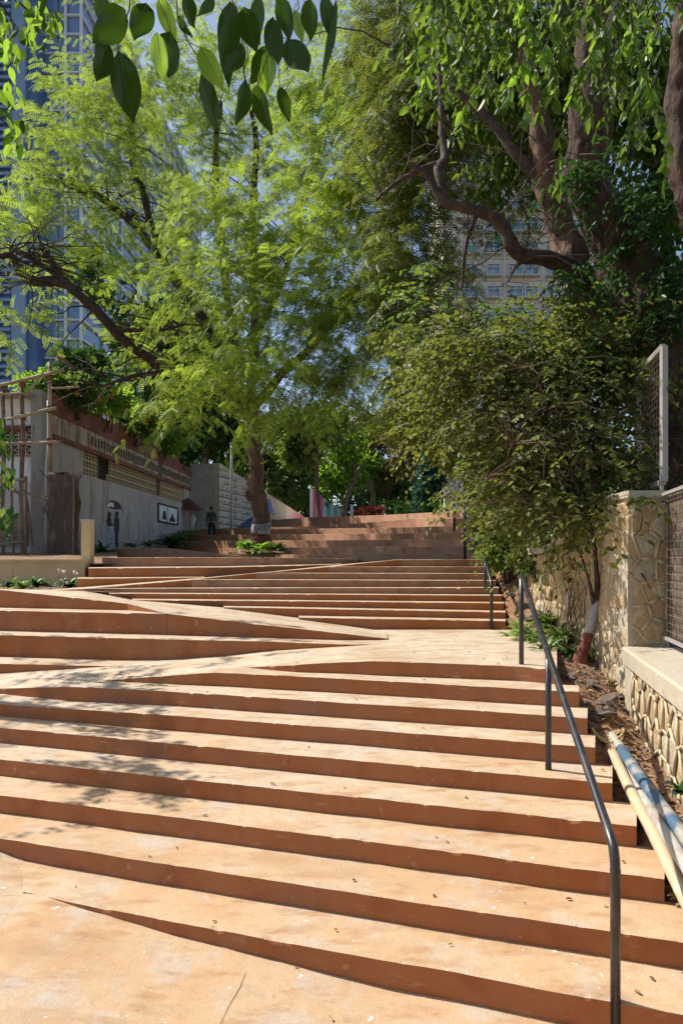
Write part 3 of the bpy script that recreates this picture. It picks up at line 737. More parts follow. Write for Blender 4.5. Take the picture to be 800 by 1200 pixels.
def pole_thing(px, ytop, ybot, d, r, m, label, cat='pole', name='utility_pole', cap=True):
    a = at(px, ybot, d); b = at(px, ytop, d); t = thing(name, a, label, cat)
    mb = MB(); mb.tube([a - Vector((0, 0, .6)), a.lerp(b, .5), b], [r, r * .92, r * .85], 10); mb.build('shaft', m, t, smooth=True)
    mb = MB(); mb.tube([b, b + Vector((0, 0, .04))], [r * 1.3, r * 1.2], 10); mb.tube([a, a + Vector((0, 0, .12))], [r * 1.7, r * 1.5], 10); mb.build('collar', m, t)
    return t
pole_thing(271.5, 520, 621, 37.2, .085, M_conc, 'slim grey pole standing before the lettered retaining wall')
# painted panels at the top of the hill
def banners():
    t = thing('painted_boundary_wall', at(363, 612, 50), 'boundary wall painted in white, pink and teal stripes at hilltop', 'wall')
    spec = [(363, 366.4, 568, M_whitep), (366.4, 371.2, 573, M_pink), (371.2, 375.5, 578, M_pink), (375.5, 378.2, 580, M_pink), (378.2, 382.2, 583, M_whitep), (382.2, 387.4, 586.5, M_teal), (387.4, 391, 589.5, M_whitep), (391, 395, 591.5, M_teal), (395, 399.5, 594, M_whitep), (399.5, 405, 599.5, M_teal)]
    def dd(px): return 50 + (px - 363) * .55
    for a, b, yt, m in spec:
        p, q_ = at(a, 611, dd(a)), at(b, 611, dd(b)); h0 = (611 - yt) * dd(a) / F
        mb = MB(); mb.prism([p, q_, q_ + Vector((0, 0, h0 * (.93 if a > 370 else .9))), p + Vector((0, 0, h0))], (0, .25, 0)); mb.build('painted_panel', m, t)
banners()
def far_wall():
    t = thing('white_gable_wall', at(526, 604, 27), 'small white wall with slanting top beyond the last handrail', 'wall')
    p = [at(520, 604, 27), at(531.5, 604, 27), at(531.5, 586, 27), at(527.5, 575, 27), at(520.6, 577, 27)]
    mb = MB(); mb.prism(p, (.3, 2.2, 0)); mb.build('wall', M_whitep, t)
    mb = MB(); mb.bar(at(519.6, 576.5, 26.95), at(528, 574, 26.95), .12, .3); mb.bar(at(528, 574, 26.95), at(533, 587, 26.95), .12, .3); mb.build('coping', M_conc_pale, t)
far_wall()

# ---------------------------------------------------------------- bluish block, bamboo scaffold, netting at left
def white_block():
    t = thing('rendered_block', (-10.5, 21.6, 0), 'bluish white rendered block with jali grilles behind the bamboo scaffold', 'building')
    mb = MB(); mb.prism([(-16, 21.7, -.6), (-9.75, 21.7, -.6), (-9.75, 21.7, 5.0), (-16, 21.7, 5.0)], (0, -.35 + .3, 0))
    mb = MB(); mb.box((-13.0, 22.0, 2.2), (6.4, .5, 5.8)); mb.build('wall', M_bluewhite, t)
    mb = MB(); mb.box((-9.62, 21.85, 2.3), (.35, .6, 6.1)); mb.build('corner_pier', M_conc, t)
    mb = MB(); mb.box((-13.0, 21.7, 5.15), (6.6, .9, .1)); mb.build('coping', M_conc, t)
    gb = MB()
    for i in range(7): gb.box((-.72 + i * .24, 0, 0), (.035, .05, .84)); 
    for i in range(4): gb.box((0, 0, -.4 + i * .27), (1.5, .045, .035))
    for i in range(6):
        for j in range(3):
            for r_ in (45, -45): gb.box((-.6 + i * .24, .002 * (1 if r_ > 0 else -1), -.27 + j * .27), (.24, .03, .022), Matrix.Rotation(R(r_), 3, 'Y'))
    grille = gb.mesh('jali_grille', M_conc_pale)
    db = MB(); db.box((0, .04, 0), (1.5, .03, .86)); dark = db.mesh('grille_void', mat('grey_void', (.10, .11, .12), .8))
    for px, py in ((14, 516), (6, 622)):
        p = at(px, py, 21.66); g_ = inst('jali_grille', grille, t, tuple(p), scale=(.95, 1, 1.15)); inst('grille_void', dark, t, tuple(p + Vector((0, .03, 0))), scale=(.95, 1, 1.15))
    mb = MB(); mb.bar(at(-10, 502, 21.55), at(31, 502, 21.55), .2, .12); mb.build('lintel', M_rust, t)
white_block()
def scaffold():
    t = thing('bamboo_scaffold', at(28, 668, 20.6), 'bamboo pole scaffold lashed with rope against the bluish white block', 'scaffold')
    def pole(a, b, r=.05, m=M_bamboo):
        mb = MB(); a = Vector(a); b = Vector(b); n = max(4, int((b - a).length / .45)); pts = [a.lerp(b, k / n) + Vector((mnoise.noise(a.lerp(b, k / n) * .8) * .06, 0, mnoise.noise(a.lerp(b, k / n) * .7 + Vector((9, 0, 0))) * .05)) for k in range(n + 1)]
        mb.tube(pts, [r * (1.0 + .12 * (k % 2)) for k in range(n + 1)], 7); mb.build('pole', m, t, smooth=True)
    D = 20.6
    for x0, x1, y0, y1, r, m in ((4, 5, 672, 452, .055, M_bamboo_dark), (16, 15, 672, 458, .035, M_bamboo_dark), (26, 27, 672, 450, .06, M_bamboo_dark), (-18, -17, 672, 450, .06, M_bamboo_dark), (55, 58.5, 672, 425, .06, M_bamboo), (53, 56, 640, 470, .03, M_whitep), (38, 33, 640, 585, .03, M_bamboo_dark)):
        pole(at(x0, y0, D), at(x1, y1, D), r, m)
    for a, b, d, r, m in (((-20, 457), (75, 433), 20.4, .05, M_bamboo), ((-20, 462), (33, 461), 20.45, .04, M_bamboo), ((8, 491), (65, 479), 20.4, .05, M_bamboo), ((-20, 521), (70, 517), 20.4, .045, M_bamboo), ((-20, 563), (32, 561), 20.4, .04, M_bamboo), ((28, 576), (66, 587), 20.4, .035, M_bamboo), ((-10, 640), (30, 634), 20.4, .035, M_bamboo), ((6, 566), (24, 577), 20.3, .05, M_bamboo_dark), ((60, 455), (94, 453), 20.4, .035, M_bamboo), ((33, 460), (50, 436), 20.4, .035, M_bamboo), ((68, 418), (88, 432), 21, .06, M_bamboo_dark)):
        pole(at(*a, d), at(*b, d), r, m)
    lb = MB(); lb.tube([(0, 0, -.09), (0, 0, -.03), (0, 0, .03), (0, 0, .09)], [.085, .11, .10, .08], 8); lb.box((.08, -.05, -.12), (.03, .03, .16)); lash = lb.mesh('rope_lashing', M_rope)
    for px, py in ((5, 455), (27, 451), (58, 441), (27, 488), (58, 480), (5, 520), (27, 519), (57, 517), (27, 562), (5, 563), (28, 577), (56, 584), (28, 635)):
        inst('rope_lashing', lash, t, tuple(at(px, py, D - .1)), rot=(0, R(30 * rnd.uniform(-1, 1)), 0))
scaffold()
def wire_net(name, corner_fn, nu, nv, r, m, parent, diag=True):
    mb = MB()
    def seg(a, b):
        a = corner_fn(*a); b = corner_fn(*b); mb.tube([a, b], r, 3, cap=False)
    if diag:
        st = nv + nu
        for k in range(-nv, nu + 1):
            for s_ in (0, 1):
                pts = []
                i0 = max(0, k); i1 = min(nu, k + nv)
                if i1 <= i0: continue
                j0, j1 = i0 - k, i1 - k
                if s_: a, b = (i0 / nu, 1 - j0 / nv), (i1 / nu, 1 - j1 / nv)
                else: a, b = (i0 / nu, j0 / nv), (i1 / nu, j1 / nv)
                seg(a, b)
    else:
        for i in range(nu + 1): seg((i / nu, 0), (i / nu, 1))
        for j in range(nv + 1): seg((0, j / nv), (1, j / nv))
    return mb.build(name, m, parent)
def chain_link():
    t = thing('chain_link_fence', at(40, 668, 19.6), 'rusty chain link fence on the yellow planter wall under the scaffold', 'fence')
    wire_net('wire_mesh', lambda u, v: at(-30 + 118 * u, 664 - 100 * v, 19.6 + .1 * math.sin(u * 9)), 60, 44, .0055, M_wire, t)
    for px in (-20, 30, 86):
        mb = MB(); mb.tube([at(px, 672, 19.65), at(px + 1, 558, 19.65)], .04, 6); mb.build('post', M_bamboo_dark, t)
    t = thing('hanging_netting', at(76, 668, 20.2), 'brown torn netting and dead creeper hung over the corner of the building', 'netting')
    mb = MB(); nx_, ny_ = 14, 18; vs = []
    out = [(57, 55), (80, 556), (86, 562), (88, 575), (96, 588), (94, 605), (90, 630), (90, 662)]
    def right(y): return float(np.interp(y, [550, 562, 588, 605, 630, 664], [80, 86, 96, 93, 90, 90]))
    for j in range(ny_ + 1):
        y = 553 + 111 * j / ny_
        for i in range(nx_ + 1):
            px = 56 + (right(y) - 56) * i / nx_; q = Vector((px * .1, y * .07, 0))
            vs.append(at(px, y + mnoise.noise(q * 3) * 2, 20.2 + mnoise.noise(q) * .35))
    mb.add(vs, [(j * (nx_ + 1) + i, (j + 1) * (nx_ + 1) + i, (j + 1) * (nx_ + 1) + i + 1, j * (nx_ + 1) + i + 1) for j in range(ny_) for i in range(nx_)])
    mb.build('net_sheet', M_net, t)
    wire_net('net_strands', lambda u, v: at(57 + 36 * u, 660 - 104 * v, 20.0 + .12 * math.sin(u * 5 + v * 4)), 16, 40, .012, M_bamboo_dark, t)
    mb = MB()
    for k in range(9):
        x = rnd.uniform(57, 93); p = [at(x + rnd.uniform(-3, 3) * j, 662 - j * rnd.uniform(14, 24), 20 + rnd.uniform(-.15, .1)) for j in range(6)]; mb.tube(p, [.035 - .004 * j for j in range(6)], 5)
    mb.build('dead_stems', M_bark_dark, t)
chain_link()
def planter_wall():
    t = thing('planter_wall', at(40, 690, 14.5), 'low yellow planter wall below the scaffold left of the steps', 'wall')
    mb = MB(); a = at(-420, 690, 14.5); b = at(99.5, 692, 14.5); mb.prism([(a.x, 14.5, -1.1), (b.x, 14.5, -1.1), (b.x, 14.5, -.055), (a.x, 14.5, -.03)], (0, .3, 0)); mb.build('wall', M_yellow_wall, t)
    mb = MB(); mb.box(((a.x + b.x) / 2, 14.65, -.035), (b.x - a.x + .06, .36, .05)); mb.build('coping', M_yellow_wall, t)
    t = thing('short_pillar', at(103, 664, 15), 'short yellow concrete post at the top of planter wall by the steps', 'pillar')
    mb = MB(); p = at(103, 690, 15.1); mb.box((p.x, 15.1, -.1), (.2, .24, 1.86)); mb.build('shaft', M_yellow_wall, t)
    mb = MB(); mb.box((p.x, 15.1, .85), (.22, .26, .05)); mb.build('cap', M_conc_pale, t)
planter_wall()
def sheet(name, pts_fn, nx_, ny_, m, kind='structure'):
    mb = MB(); mb.add([pts_fn(i / nx_, j / ny_) for j in range(ny_ + 1) for i in range(nx_ + 1)], [(j * (nx_ + 1) + i, j * (nx_ + 1) + i + 1, (j + 1) * (nx_ + 1) + i + 1, (j + 1) * (nx_ + 1) + i) for j in range(ny_) for i in range(nx_)])
    return mb.build(name, m, kind=kind, smooth=True)
def bedp(u, v):
    y = 11.7 + 2.9 * v; px = -420 + 560 * u; x = (px - 400) / F * y
    return Vector((x, y, -.56 - .05 * v + mnoise.noise(Vector((x, y, 0)) * 2) * .03))
sheet('planting_bed', bedp, 60, 10, M_earth)
def yardp(u, v):
    y = 14.7 + 26 * v; x0 = -16; x1 = float(np.interp(y, [14.7, 15.2, 22, 24, 33, 41], [-4.95, -5.0, -7.2, -7.4, -8.1, -7.9])); x = x0 + (x1 - x0) * u
    return Vector((x, y, float(np.interp(y, [14.7, 22, 30, 41], [-.10, .22, .45, 1.3])) + mnoise.noise(Vector((x, y, 0))) * .05))
sheet('yard', yardp, 30, 30, M_earth)
# ---------------------------------------------------------------- right side: soil bank, rubble, walls
def edge_x(y):                                            # right-hand end of the stairs
    return float(np.interp(y, [1.5, 3.6, 4.24, 5.1, 6.35, 6.9, 10.4, 13.1, 16, 20, 26], [1.95, 1.98, 1.98, 2.0, 2.17, 2.12, 2.46, 2.68, 3.15, 3.7, 4.6]))
def wall_x(y):
    return float(np.interp(y, [1.0, 4.97, 7.05, 7.9, 10.5, 12, 26], [1.58, 2.48, 2.95, 3.02, 3.02, 3.4, 6.5]))
def soil_edge_z(y): return float(np.interp(y, [1.0, 3.6, 4.24, 5.1, 5.75, 6.35, 7, 10.4, 11.5, 12.5, 13.2, 14.8, 17, 20, 26], [-2.5, -2.36, -2.1, -1.86, -1.62, -1.36, -1.10, -1.08, -.78, -.42, -.10, .02, .45, 1.0, 2.0]))
def soil_wall_z(y): return float(np.interp(y, [1.0, 3.5, 4.97, 7.05, 7.9, 9, 10.4, 11.5, 13, 15, 20, 26], [-2.3, -2.02, -1.77, -1.55, -1.22, -1.02, -.80, -.25, .10, .4, 1.4, 2.3]))
def soil_z(x, y):
    a, b = edge_x(y), wall_x(y); t = min(max((x - a) / (b - a), 0), 1.6)
    z = soil_edge_z(y) * (1 - t) + soil_wall_z(y) * t - .10 * math.exp(-((t - .15) / .2) ** 2)
    q = Vector((x, y, 0)); amp = min(1, max(0, (x - a) / .12))
    return z + amp * (mnoise.noise(q * 2.4) * .07 + mnoise.noise(q * 7) * .035 + mnoise.noise(q * 19) * .014)
def soilp(u, v):
    y = 1.2 + 25 * v ** 1.35; x = edge_x(y) - .06 + u * (wall_x(y) + 1.4 - edge_x(y) + .06)
    return Vector((x, y, soil_z(x, y) - (.08 if u == 0 else 0)))
sheet('soil', soilp, 46, 260, M_earth)
def clip_poly(poly, a, b):                               # keep the side nearer a than b
    m = ((a[0] + b[0]) / 2, (a[1] + b[1]) / 2); n = (b[0] - a[0], b[1] - a[1]); out = []
    for i in range(len(poly)):
        p, q = poly[i], poly[(i + 1) % len(poly)]
        dp = (p[0] - m[0]) * n[0] + (p[1] - m[1]) * n[1]; dq = (q[0] - m[0]) * n[0] + (q[1] - m[1]) * n[1]
        if dp <= 0: out.append(p)
        if (dp < 0 < dq) or (dq < 0 < dp):
            t = dp / (dp - dq); out.append((p[0] + (q[0] - p[0]) * t, p[1] + (q[1] - p[1]) * t))
    return out
def rubble(parent, O, Ud, L_, zlo, zhi, cell, Nn, gap=.012, proud=.02, rib=.014, ribw=.022, seed=1, label=None):
    """stones cut by raised pointing over the face O + u*Ud; zlo/zhi functions of u give the face's lower and upper edge"""
    r_ = random.Random(seed); pts = []
    zmin = min(zlo(0), zlo(L_)) - .1; zmax = max(zhi(0), zhi(L_)); nu = int(L_ / cell) + 2; nv = int((zmax - zmin) / cell) + 2
    for j in range(nv):
        for i in range(nu):
            pts.append(((i + .5 * (j % 2) + r_.uniform(-.32, .32)) * cell, zmin + (j + r_.uniform(-.3, .3)) * cell))
    ribs = MB()
    for k, p in enumerate(pts):
        lo, hi = zlo(min(max(p[0], 0), L_)), zhi(min(max(p[0], 0), L_))
        poly = [(max(0, p[0] - cell * 1.4), max(lo - .1, p[1] - cell * 1.4)), (min(L_, p[0] + cell * 1.4), max(lo - .1, p[1] - cell * 1.4)), (min(L_, p[0] + cell * 1.4), min(hi, p[1] + cell * 1.4)), (max(0, p[0] - cell * 1.4), min(hi, p[1] + cell * 1.4))]
        if poly[1][0] <= poly[0][0] or poly[2][1] <= poly[1][1]: continue
        for q in pts:
            if q is p or abs(q[0] - p[0]) > cell * 2.6 or abs(q[1] - p[1]) > cell * 2.6: continue
            poly = clip_poly(poly, p, q)
            if len(poly) < 3: break
        if len(poly) < 3: continue
        cx = sum(a[0] for a in poly) / len(poly); cz = sum(a[1] for a in poly) / len(poly)
        area = abs(sum(poly[i][0] * poly[(i + 1) % len(poly)][1] - poly[(i + 1) % len(poly)][0] * poly[i][1] for i in range(len(poly)))) / 2
        if area < cell * cell * .12: continue
        def W(u, z, o): return O + Ud * u + Vector((0, 0, z)) + Nn * o
        sc_ = lambda f, o: [W(cx + (a - cx) * f, cz + (b - cz) * f, o) for a, b in poly]
        pr = proud * r_.uniform(.5, 1.3); n = len(poly)
        A = sc_(.93, -.01); B = sc_(.90, pr * .7); C_ = sc_(.62, pr * 1.2); mb = MB()
        c = W(cx + r_.uniform(-.02, .02), cz + r_.uniform(-.02, .02), pr * 1.35)
        vs = A + B + [p_ + Nn * r_.uniform(-.006, .006) for p_ in C_] + [c]
        fs = []
        for i in range(n):
            i2 = (i + 1) % n
            fs += [(i, i2, n + i2, n + i), (n + i, n + i2, 2 * n + i2, 2 * n + i), (2 * n + i, 2 * n + i2, 3 * n)]
        mb.add(vs, fs); mb.build('stone', r_.choice((M_stone, M_stone, M_stone_b, M_stone_c)), parent)
        for i in range(n):
            a, b = poly[i], poly[(i + 1) % n]
            if abs(a[0] - b[0]) + abs(a[1] - b[1]) < .03: continue
            if a[0] + a[1] * 1.7 < b[0] + b[1] * 1.7:
                ribs.tube([W(a[0], a[1], rib), W((a[0] + b[0]) / 2 + r_.uniform(-.008, .008), (a[1] + b[1]) / 2 + r_.uniform(-.008, .008), rib * 1.3), W(b[0], b[1], rib)], [ribw * r_.uniform(.8, 1.2), ribw * r_.uniform(.8, 1.3), ribw], 5)
    if ribs.v: ribs.build('raised_mortar', M_mortar, parent, smooth=True, kind='stuff')
def low_wall():
    t = thing('low_stone_wall', (2.4, 4.5, -2), 'low cream rubble wall with raised pointing and cement coping beside the pipes', 'wall')
    A = Vector((1.38, .1, 0)); B = Vector((2.95, 7.04, 0)); D = (B - A).normalized(); L_ = (B - A).length; Nn = Vector((-D.y, D.x, 0))
    mb = MB(); mb.prism([A - Nn * .012 + Vector((0, 0, -2.8)), B - Nn * .012 + Vector((0, 0, -2.8)), B - Nn * .012 + Vector((0, 0, -1.02)), A - Nn * .012 + Vector((0, 0, -1.02))], -Nn * .5); mb.build('wall_core', M_mortar, t)
    Lf = L_ - .34
    rubble(t, A, D, Lf, lambda u: -2.6 + .9 * u / L_, lambda u: -1.06, .235, Nn, seed=4, proud=.010, rib=.016, ribw=.013)
    mb = MB(); e = A + D * (L_ - .17); mb.box((e.x, e.y, -1.9) , (.02, .02, .02))
    mb = MB(); p0 = A + D * (L_ - .33); mb.prism([p0 + Vector((0, 0, -2.6)) + Nn * .03, B + Vector((0, 0, -2.6)) + Nn * .03, B + Vector((0, 0, -1.07)) + Nn * .03, p0 + Vector((0, 0, -1.07)) + Nn * .03], -Nn * .3); mb.build('end_pier', M_coping, t)
    n = 22; vs = []; mb = MB()
    for i in range(n + 1):
        p = A + D * (L_ * i / n)
        for o, z in ((.055, -1.075), (.06, -.925), (.045, -.902), (-.46, -.90), (-.46, -1.07)):
            vs.append(p + Nn * (o + mnoise.noise(p * 3) * .006) + Vector((0, 0, z + mnoise.noise(p * 2 + Vector((0, 0, z))) * .006)))
    mb.add(vs, [(i * 5 + k, (i + 1) * 5 + k, (i + 1) * 5 + (k + 1) % 5, i * 5 + (k + 1) % 5) for i in range(n) for k in range(5)] + [(0, 1, 2, 3, 4), tuple(n * 5 + k for k in (4, 3, 2, 1, 0))])
    mb.build('coping', M_coping, t)
low_wall()
def pillar():
    t = thing('stone_pillar', (3.1, 7.4, -1.5), 'tall cream stone faced pillar beside the mesh fence panel', 'pillar')
    x0, x1, y0, y1, zt = 2.985, 3.36, 7.06, 7.84, .64
    mb = MB(); mb.box(((x0 + x1) / 2, (y0 + y1) / 2, (zt - 1.7) / 2), (x1 - x0, y1 - y0, zt + 1.7)); mb.build('core', M_mortar, t)
    rubble(t, Vector((x0, y0, 0)), Vector((0, 1, 0)), y1 - y0, lambda u: -1.6, lambda u: zt - .04, .21, Vector((-1, 0, 0)), seed=8, proud=.035, rib=.008)
    rubble(t, Vector((x0, y0, 0)), Vector((1, 0, 0)), x1 - x0, lambda u: -1.6, lambda u: zt - .04, .23, Vector((0, -1, 0)), seed=9, proud=.02, rib=.004)
    mb = MB(); mb.box(((x0 + x1) / 2, (y0 + y1) / 2, zt + .03), (x1 - x0 + .07, y1 - y0 + .07, .07)); mb.build('cap', M_coping, t)
    mb = MB(); mb.box((x0 - .012, y0 + .1, -.45), (.05, .24, .9)); mb.build('plaster_quoin', M_coping, t)
pillar()
def far_stone():
    t = thing('rough_stone_wall', (3.1, 9, -1), 'rough cream stone wall running uphill behind the small painted tree', 'wall')
    pts = [Vector((3.03, 7.86, 0)), Vector((3.06, 9.0, 0)), Vector((3.03, 10.1, 0)), Vector((3.12, 11.2, 0)), Vector((3.6, 13.0, 0)), Vector((4.8, 17.0, 0))]
    tops = [.48, .34, .16, .14, .5, 1.1]; bots = [-1.5, -1.3, -1.15, -1.0, -.5, .0]
    for k in range(5):
        a, b = pts[k], pts[k + 1]; D = (b - a).normalized(); L_ = (b - a).length; Nn = Vector((-D.y, D.x, 0))
        za, zb = tops[k], tops[k + 1]
        mb = MB(); mb.prism([a + Vector((0, 0, bots[k])) - Nn * .01, b + Vector((0, 0, bots[k])) - Nn * .01, b + Vector((0, 0, zb)) - Nn * .01, a + Vector((0, 0, za)) - Nn * .01], -Nn * .45); mb.build('wall_core', M_mortar, t)
        if k < 4: rubble(t, a, D, L_, lambda u, k=k: bots[k] + .2, lambda u, za=za, zb=zb, L_=L_: za + (zb - za) * u / L_ - .08, .21 + .02 * k, Nn, seed=20 + k, proud=.045, rib=.006, ribw=.016)
        mb = MB(); mb.bar(a + Vector((0, 0, za - .02)) - Nn * .17, b + Vector((0, 0, zb - .02)) - Nn * .17, .50, .11); mb.build('coping', M_coping, t)
far_stone()
def mesh_panel(name, label, a, b, z0, z1, tub, nu, nv, post=None, backing=None):
    a = Vector(a); b = Vector(b); t = thing(name, (a.x, a.y, z0), label, 'fence')
    up = Vector((0, 0, 1)); z = lambda p, h: Vector((p.x, p.y, h)); D = (b - a).normalized(); N_ = Vector((D.y, -D.x, 0))
    for p in (a, b):
        mb = MB(); mb.bar(z(p, z0), z(p, z1), tub, tub); mb.build('frame_upright', M_steelw, t)
    for h in (z0, z1):
        mb = MB(); mb.bar(z(a, h) + D * tub * .5, z(b, h) - D * tub * .5, tub * .98, tub * .98); mb.build('frame_rail', M_steelw, t)
    wire_net('wire_grid', lambda u, v: z(a.lerp(b, u), z0 + (z1 - z0) * v), nu, nv, .0028, M_wire, t, diag=False)
    if post:
        for p in post:
            p = Vector(p); mb = MB(); mb.tube([p, Vector((p.x, p.y, z1 + .04))], .022, 8); mb.build('post', M_steelw, t)
    if backing: 
        mb = MB(); q = N_ * -.05; mb.prism([z(a, z0 + .01) + q, z(b, z0 + .01) + q, z(b, z1 - .01) + q, z(a, z1 - .01) + q], -N_ * .012); mb.build('backing_screen', mat('brown_mesh_backing', (.10, .075, .05), .9, [(3, (.16, .12, .08), .4, .6), (12, (.05, .04, .03), .5, .66)], [(30, .5, .01)]), t)
    return t
mesh_panel('mesh_fence_panel', 'welded mesh fence panel in pale metal frame standing on the coping', (3.34, 7.20, 0), (2.98, 5.55, 0), -.80, .66, .032, 14, 18, post=[(3.28, 7.14, -.91), (2.95, 5.5, -.91)], backing=True)
mesh_panel('mesh_fence_panel', 'narrow mesh fence leaf between the stone pillar and the wide panel', (3.375, 7.42, 0), (3.345, 7.26, 0), -.78, .64, .026, 2, 18)
mesh_panel('raised_mesh_screen', 'tall mesh screen in pale frame raised high above the stone pillar', (3.42, 7.25, 0), (3.62, 8.35, 0), .82, 2.26, .058, 12, 22, post=[(3.43, 7.32, -.9), (3.62, 8.4, -.9)])
# ---------------------------------------------------------------- handrails
def rail_foot(mb, p, r): mb.tube([p, p + Vector((0, 0, .012))], r * 2.0, 10)
def handrail(label, posts, railpts, r=.026, name='handrail'):
    t = thing(name, posts[0][0], label, 'handrail', group='black handrails up the right edge')
    for f, h in posts:
        mb = MB(); mb.tube([f - Vector((0, 0, .05)), f.lerp(h, .5), h], r * .95, 12); mb.build('post', M_black, t, smooth=True)
    mb = MB(); mb.tube(railpts, r, 12); mb.build('rail', M_black, t, smooth=True)
    for p, q in ((railpts[0], railpts[1]),):
        mb = MB(); mb.blob(railpts[1 if len(railpts) > 3 else 0], r * 1.12, 10, 7, .05); mb.build('weld', M_black, t, smooth=True)
    return t
b0 = at(720.5, 998, 3.52); f0 = Vector((b0.x, b0.y, -2.43)); tp = at(610.5, 674, 7.0)
curve = [f0, Vector((b0.x, b0.y, b0.z - .10)), Vector((b0.x, b0.y + .006, b0.z - .045)), b0 + Vector((.003, .035, .012)), b0 + (tp - b0) * .04 + Vector((0, 0, .004)), b0.lerp(tp, .5), tp]
pm_ = b0.lerp(tp, .555)
f1 = Vector((pm_.x, pm_.y, -1.68)); f2 = Vector((tp.x, tp.y, -1.075))
handrail('long black pipe handrail nearest the camera with scuffed bend at its foot', [(f1, pm_), (f2, tp)], curve)
b1 = at(575.5, 682, 10.42); t1 = at(560, 630, 13.7)
c1 = [Vector((b1.x, b1.y, -1.08)), b1 - Vector((0, 0, .05)), b1 + Vector((0, .03, .01)), b1.lerp(t1, .5), t1]
q1 = b1.lerp(t1, .40)
handrail('second black handrail rising beside the upper flight next to green plants', [(Vector((q1.x, q1.y, -.47)), q1), (Vector((t1.x, t1.y, -.05)), t1), (Vector((t1.x - .11, t1.y, -.05)), t1 + Vector((-.11, 0, -.02)))], c1)
b2 = at(544.5, 590, 14.2); t2 = at(531, 579, 17.2); t3 = at(524, 576, 20)
handrail('farthest black handrail near the top of the stairs by white wall', [(at(544.5, 656, 14.2), b2), (at(532, 620, 17.4), at(531.5, 580, 17.4)), (at(525, 604, 20), t3)], [b2, b2.lerp(t2, .5), t2, t3], r=.032)
# ---------------------------------------------------------------- pipes
def pipe(label, pts, r, m, bands=()):
    t = thing('plastic_pipe', pts[0], label, 'pipe', group='pipes lying along the foot of the wall')
    P = []
    for i in range(len(pts) - 1):
        for k in range(8): P.append(Vector(pts[i]).lerp(Vector(pts[i + 1]), k / 8))
    P.append(Vector(pts[-1])); P = [p + Vector((mnoise.noise(p) * .02, 0, mnoise.noise(p * 1.3) * .012)) for p in P]
    mb = MB(); mb.tube(P, r, 14); mb.build('pipe', m, t, smooth=True)
    mb = MB(); d = (P[1] - P[0]).normalized(); mb.tube([P[0] - d * .012, P[0] + d * .05], r * 1.1, 14); mb.build('collar', m, t)
    for i0, i1 in bands:
        mb = MB(); mb.tube(P[i0:i1], r * 1.035, 14); mb.build('blue_wrap', M_pipeblue, t, smooth=True)
def ext(a, b, k): return a + (b - a) * k
p1a, p1b = Vector((2.37, 6.15, -1.62)), Vector((1.96, 3.82, -1.975))
pipe('cream pipe nearest the steps lying along their broken ends', [p1a, p1b, ext(p1a, p1b, 1.9)], .044, M_pipe)
p2a, p2b = Vector((2.41, 6.0, -1.715)), Vector((2.065, 4.12, -1.84))
pipe('weathered pipe lying between the cream pipe and the blue wrapped pipe', [p2a, p2b, ext(p2a, p2b, 1.9)], .041, M_pipeb)
p3a, p3b = Vector((2.46, 6.35, -1.58)), Vector((2.18, 4.34, -1.78))
pipe('grey pipe with blue wrapping lying closest to the stone wall', [p3a, p3b, ext(p3a, p3b, 1.9)], .044, M_pipeb, bands=((2, 11),))
t = thing('rope_coil', (2.36, 6.15, -1.6), 'yellowish rope coil looped around the upper ends of the pipes', 'rope')
mb = MB()
for k in range(3):
    mb.tube([Vector((2.36 + .14 * math.cos(a), 6.12 + .10 * math.sin(a) - .03 * k, -1.62 + .03 * k + .05 * math.sin(a * 2 + k))) for a in [i * .45 for i in range(15)]], .012, 6)
mb.build('rope', mat('yellow_rope', (.52, .40, .18), .9, [(30, (.3, .2, .1), .4, .6)]), t, smooth=True)
# ---------------------------------------------------------------- rocks and litter
rocks = [(688, 866, 6.2, .13, 'flat stone lying just above the rope coil and pipe ends'), (704, 858, 6.35, .15, 'angular stone beside the flat one above the rope coil'), (716, 846, 6.45, .12, 'grey stone at the foot of the end pier of low wall'),
    (700, 838, 6.6, .10, 'small stone tucked behind the angular stone in the channel'), (728, 858, 6.2, .09, 'small stone touching the low wall above the blue pipe'), (690, 886, 5.95, .09, 'chipped stone against the broken fourth step end'),
    (712, 820, 6.9, .17, 'largest broken stone in the channel below the stone pillar'), (695, 800, 7.1, .13, 'mid sized stone uphill of the largest broken stone'), (722, 800, 7.2, .12, 'stone wedged against the foot of the stone pillar'),
    (668, 792, 7.2, .10, 'stone lying below the red painted tree foot by the top step'), (700, 900, 5.6, .10, 'stone half hidden between step end and cream pipe'), (745, 905, 5.4, .09, 'small stone between the blue wrapped pipe and low wall'),
    (770, 940, 4.9, .07, 'smallest stone, lowest one beside the pipes and wall'), (660, 775, 7.4, .09, 'stone at the very foot of the red painted tree'), (738, 880, 5.8, .07, 'pebble sized stone by the weed on the low wall'),
    (620, 705, 10.2, .14, 'biggest stone on the earth bank above the strap leaved clump'), (612, 690, 10.8, .16, 'stone at the middle of the bare earth bank'), (602, 680, 11.3, .13, 'uppermost stone on the bare earth bank near the handrail'), (632, 700, 10.0, .10, 'small stone at the right side of the earth bank by the wall')]
rk = []
for k in range(5):
    m_ = MB(); m_.blob((0, 0, 0), (1, .8, .5), 7, 5, 1.1, seed=k * 2.3 + 1); rk.append(m_.mesh('rock', M_rock))
for k, (px, py, d, s, lab) in enumerate(rocks):
    x = (px - 400) / F * d; s *= .72; z = soil_z(x, d) + s * .12
    o = inst('rock', rk[k % 5], None, (x, d, z), rot=(rnd.uniform(-.4, .4), rnd.uniform(-.4, .4), rnd.uniform(0, 6)), scale=(s, s, s * .9))
    tag(o, lab, 'rock', 'stones on the earth bank' if k >= 15 else 'stones in the dirt channel')
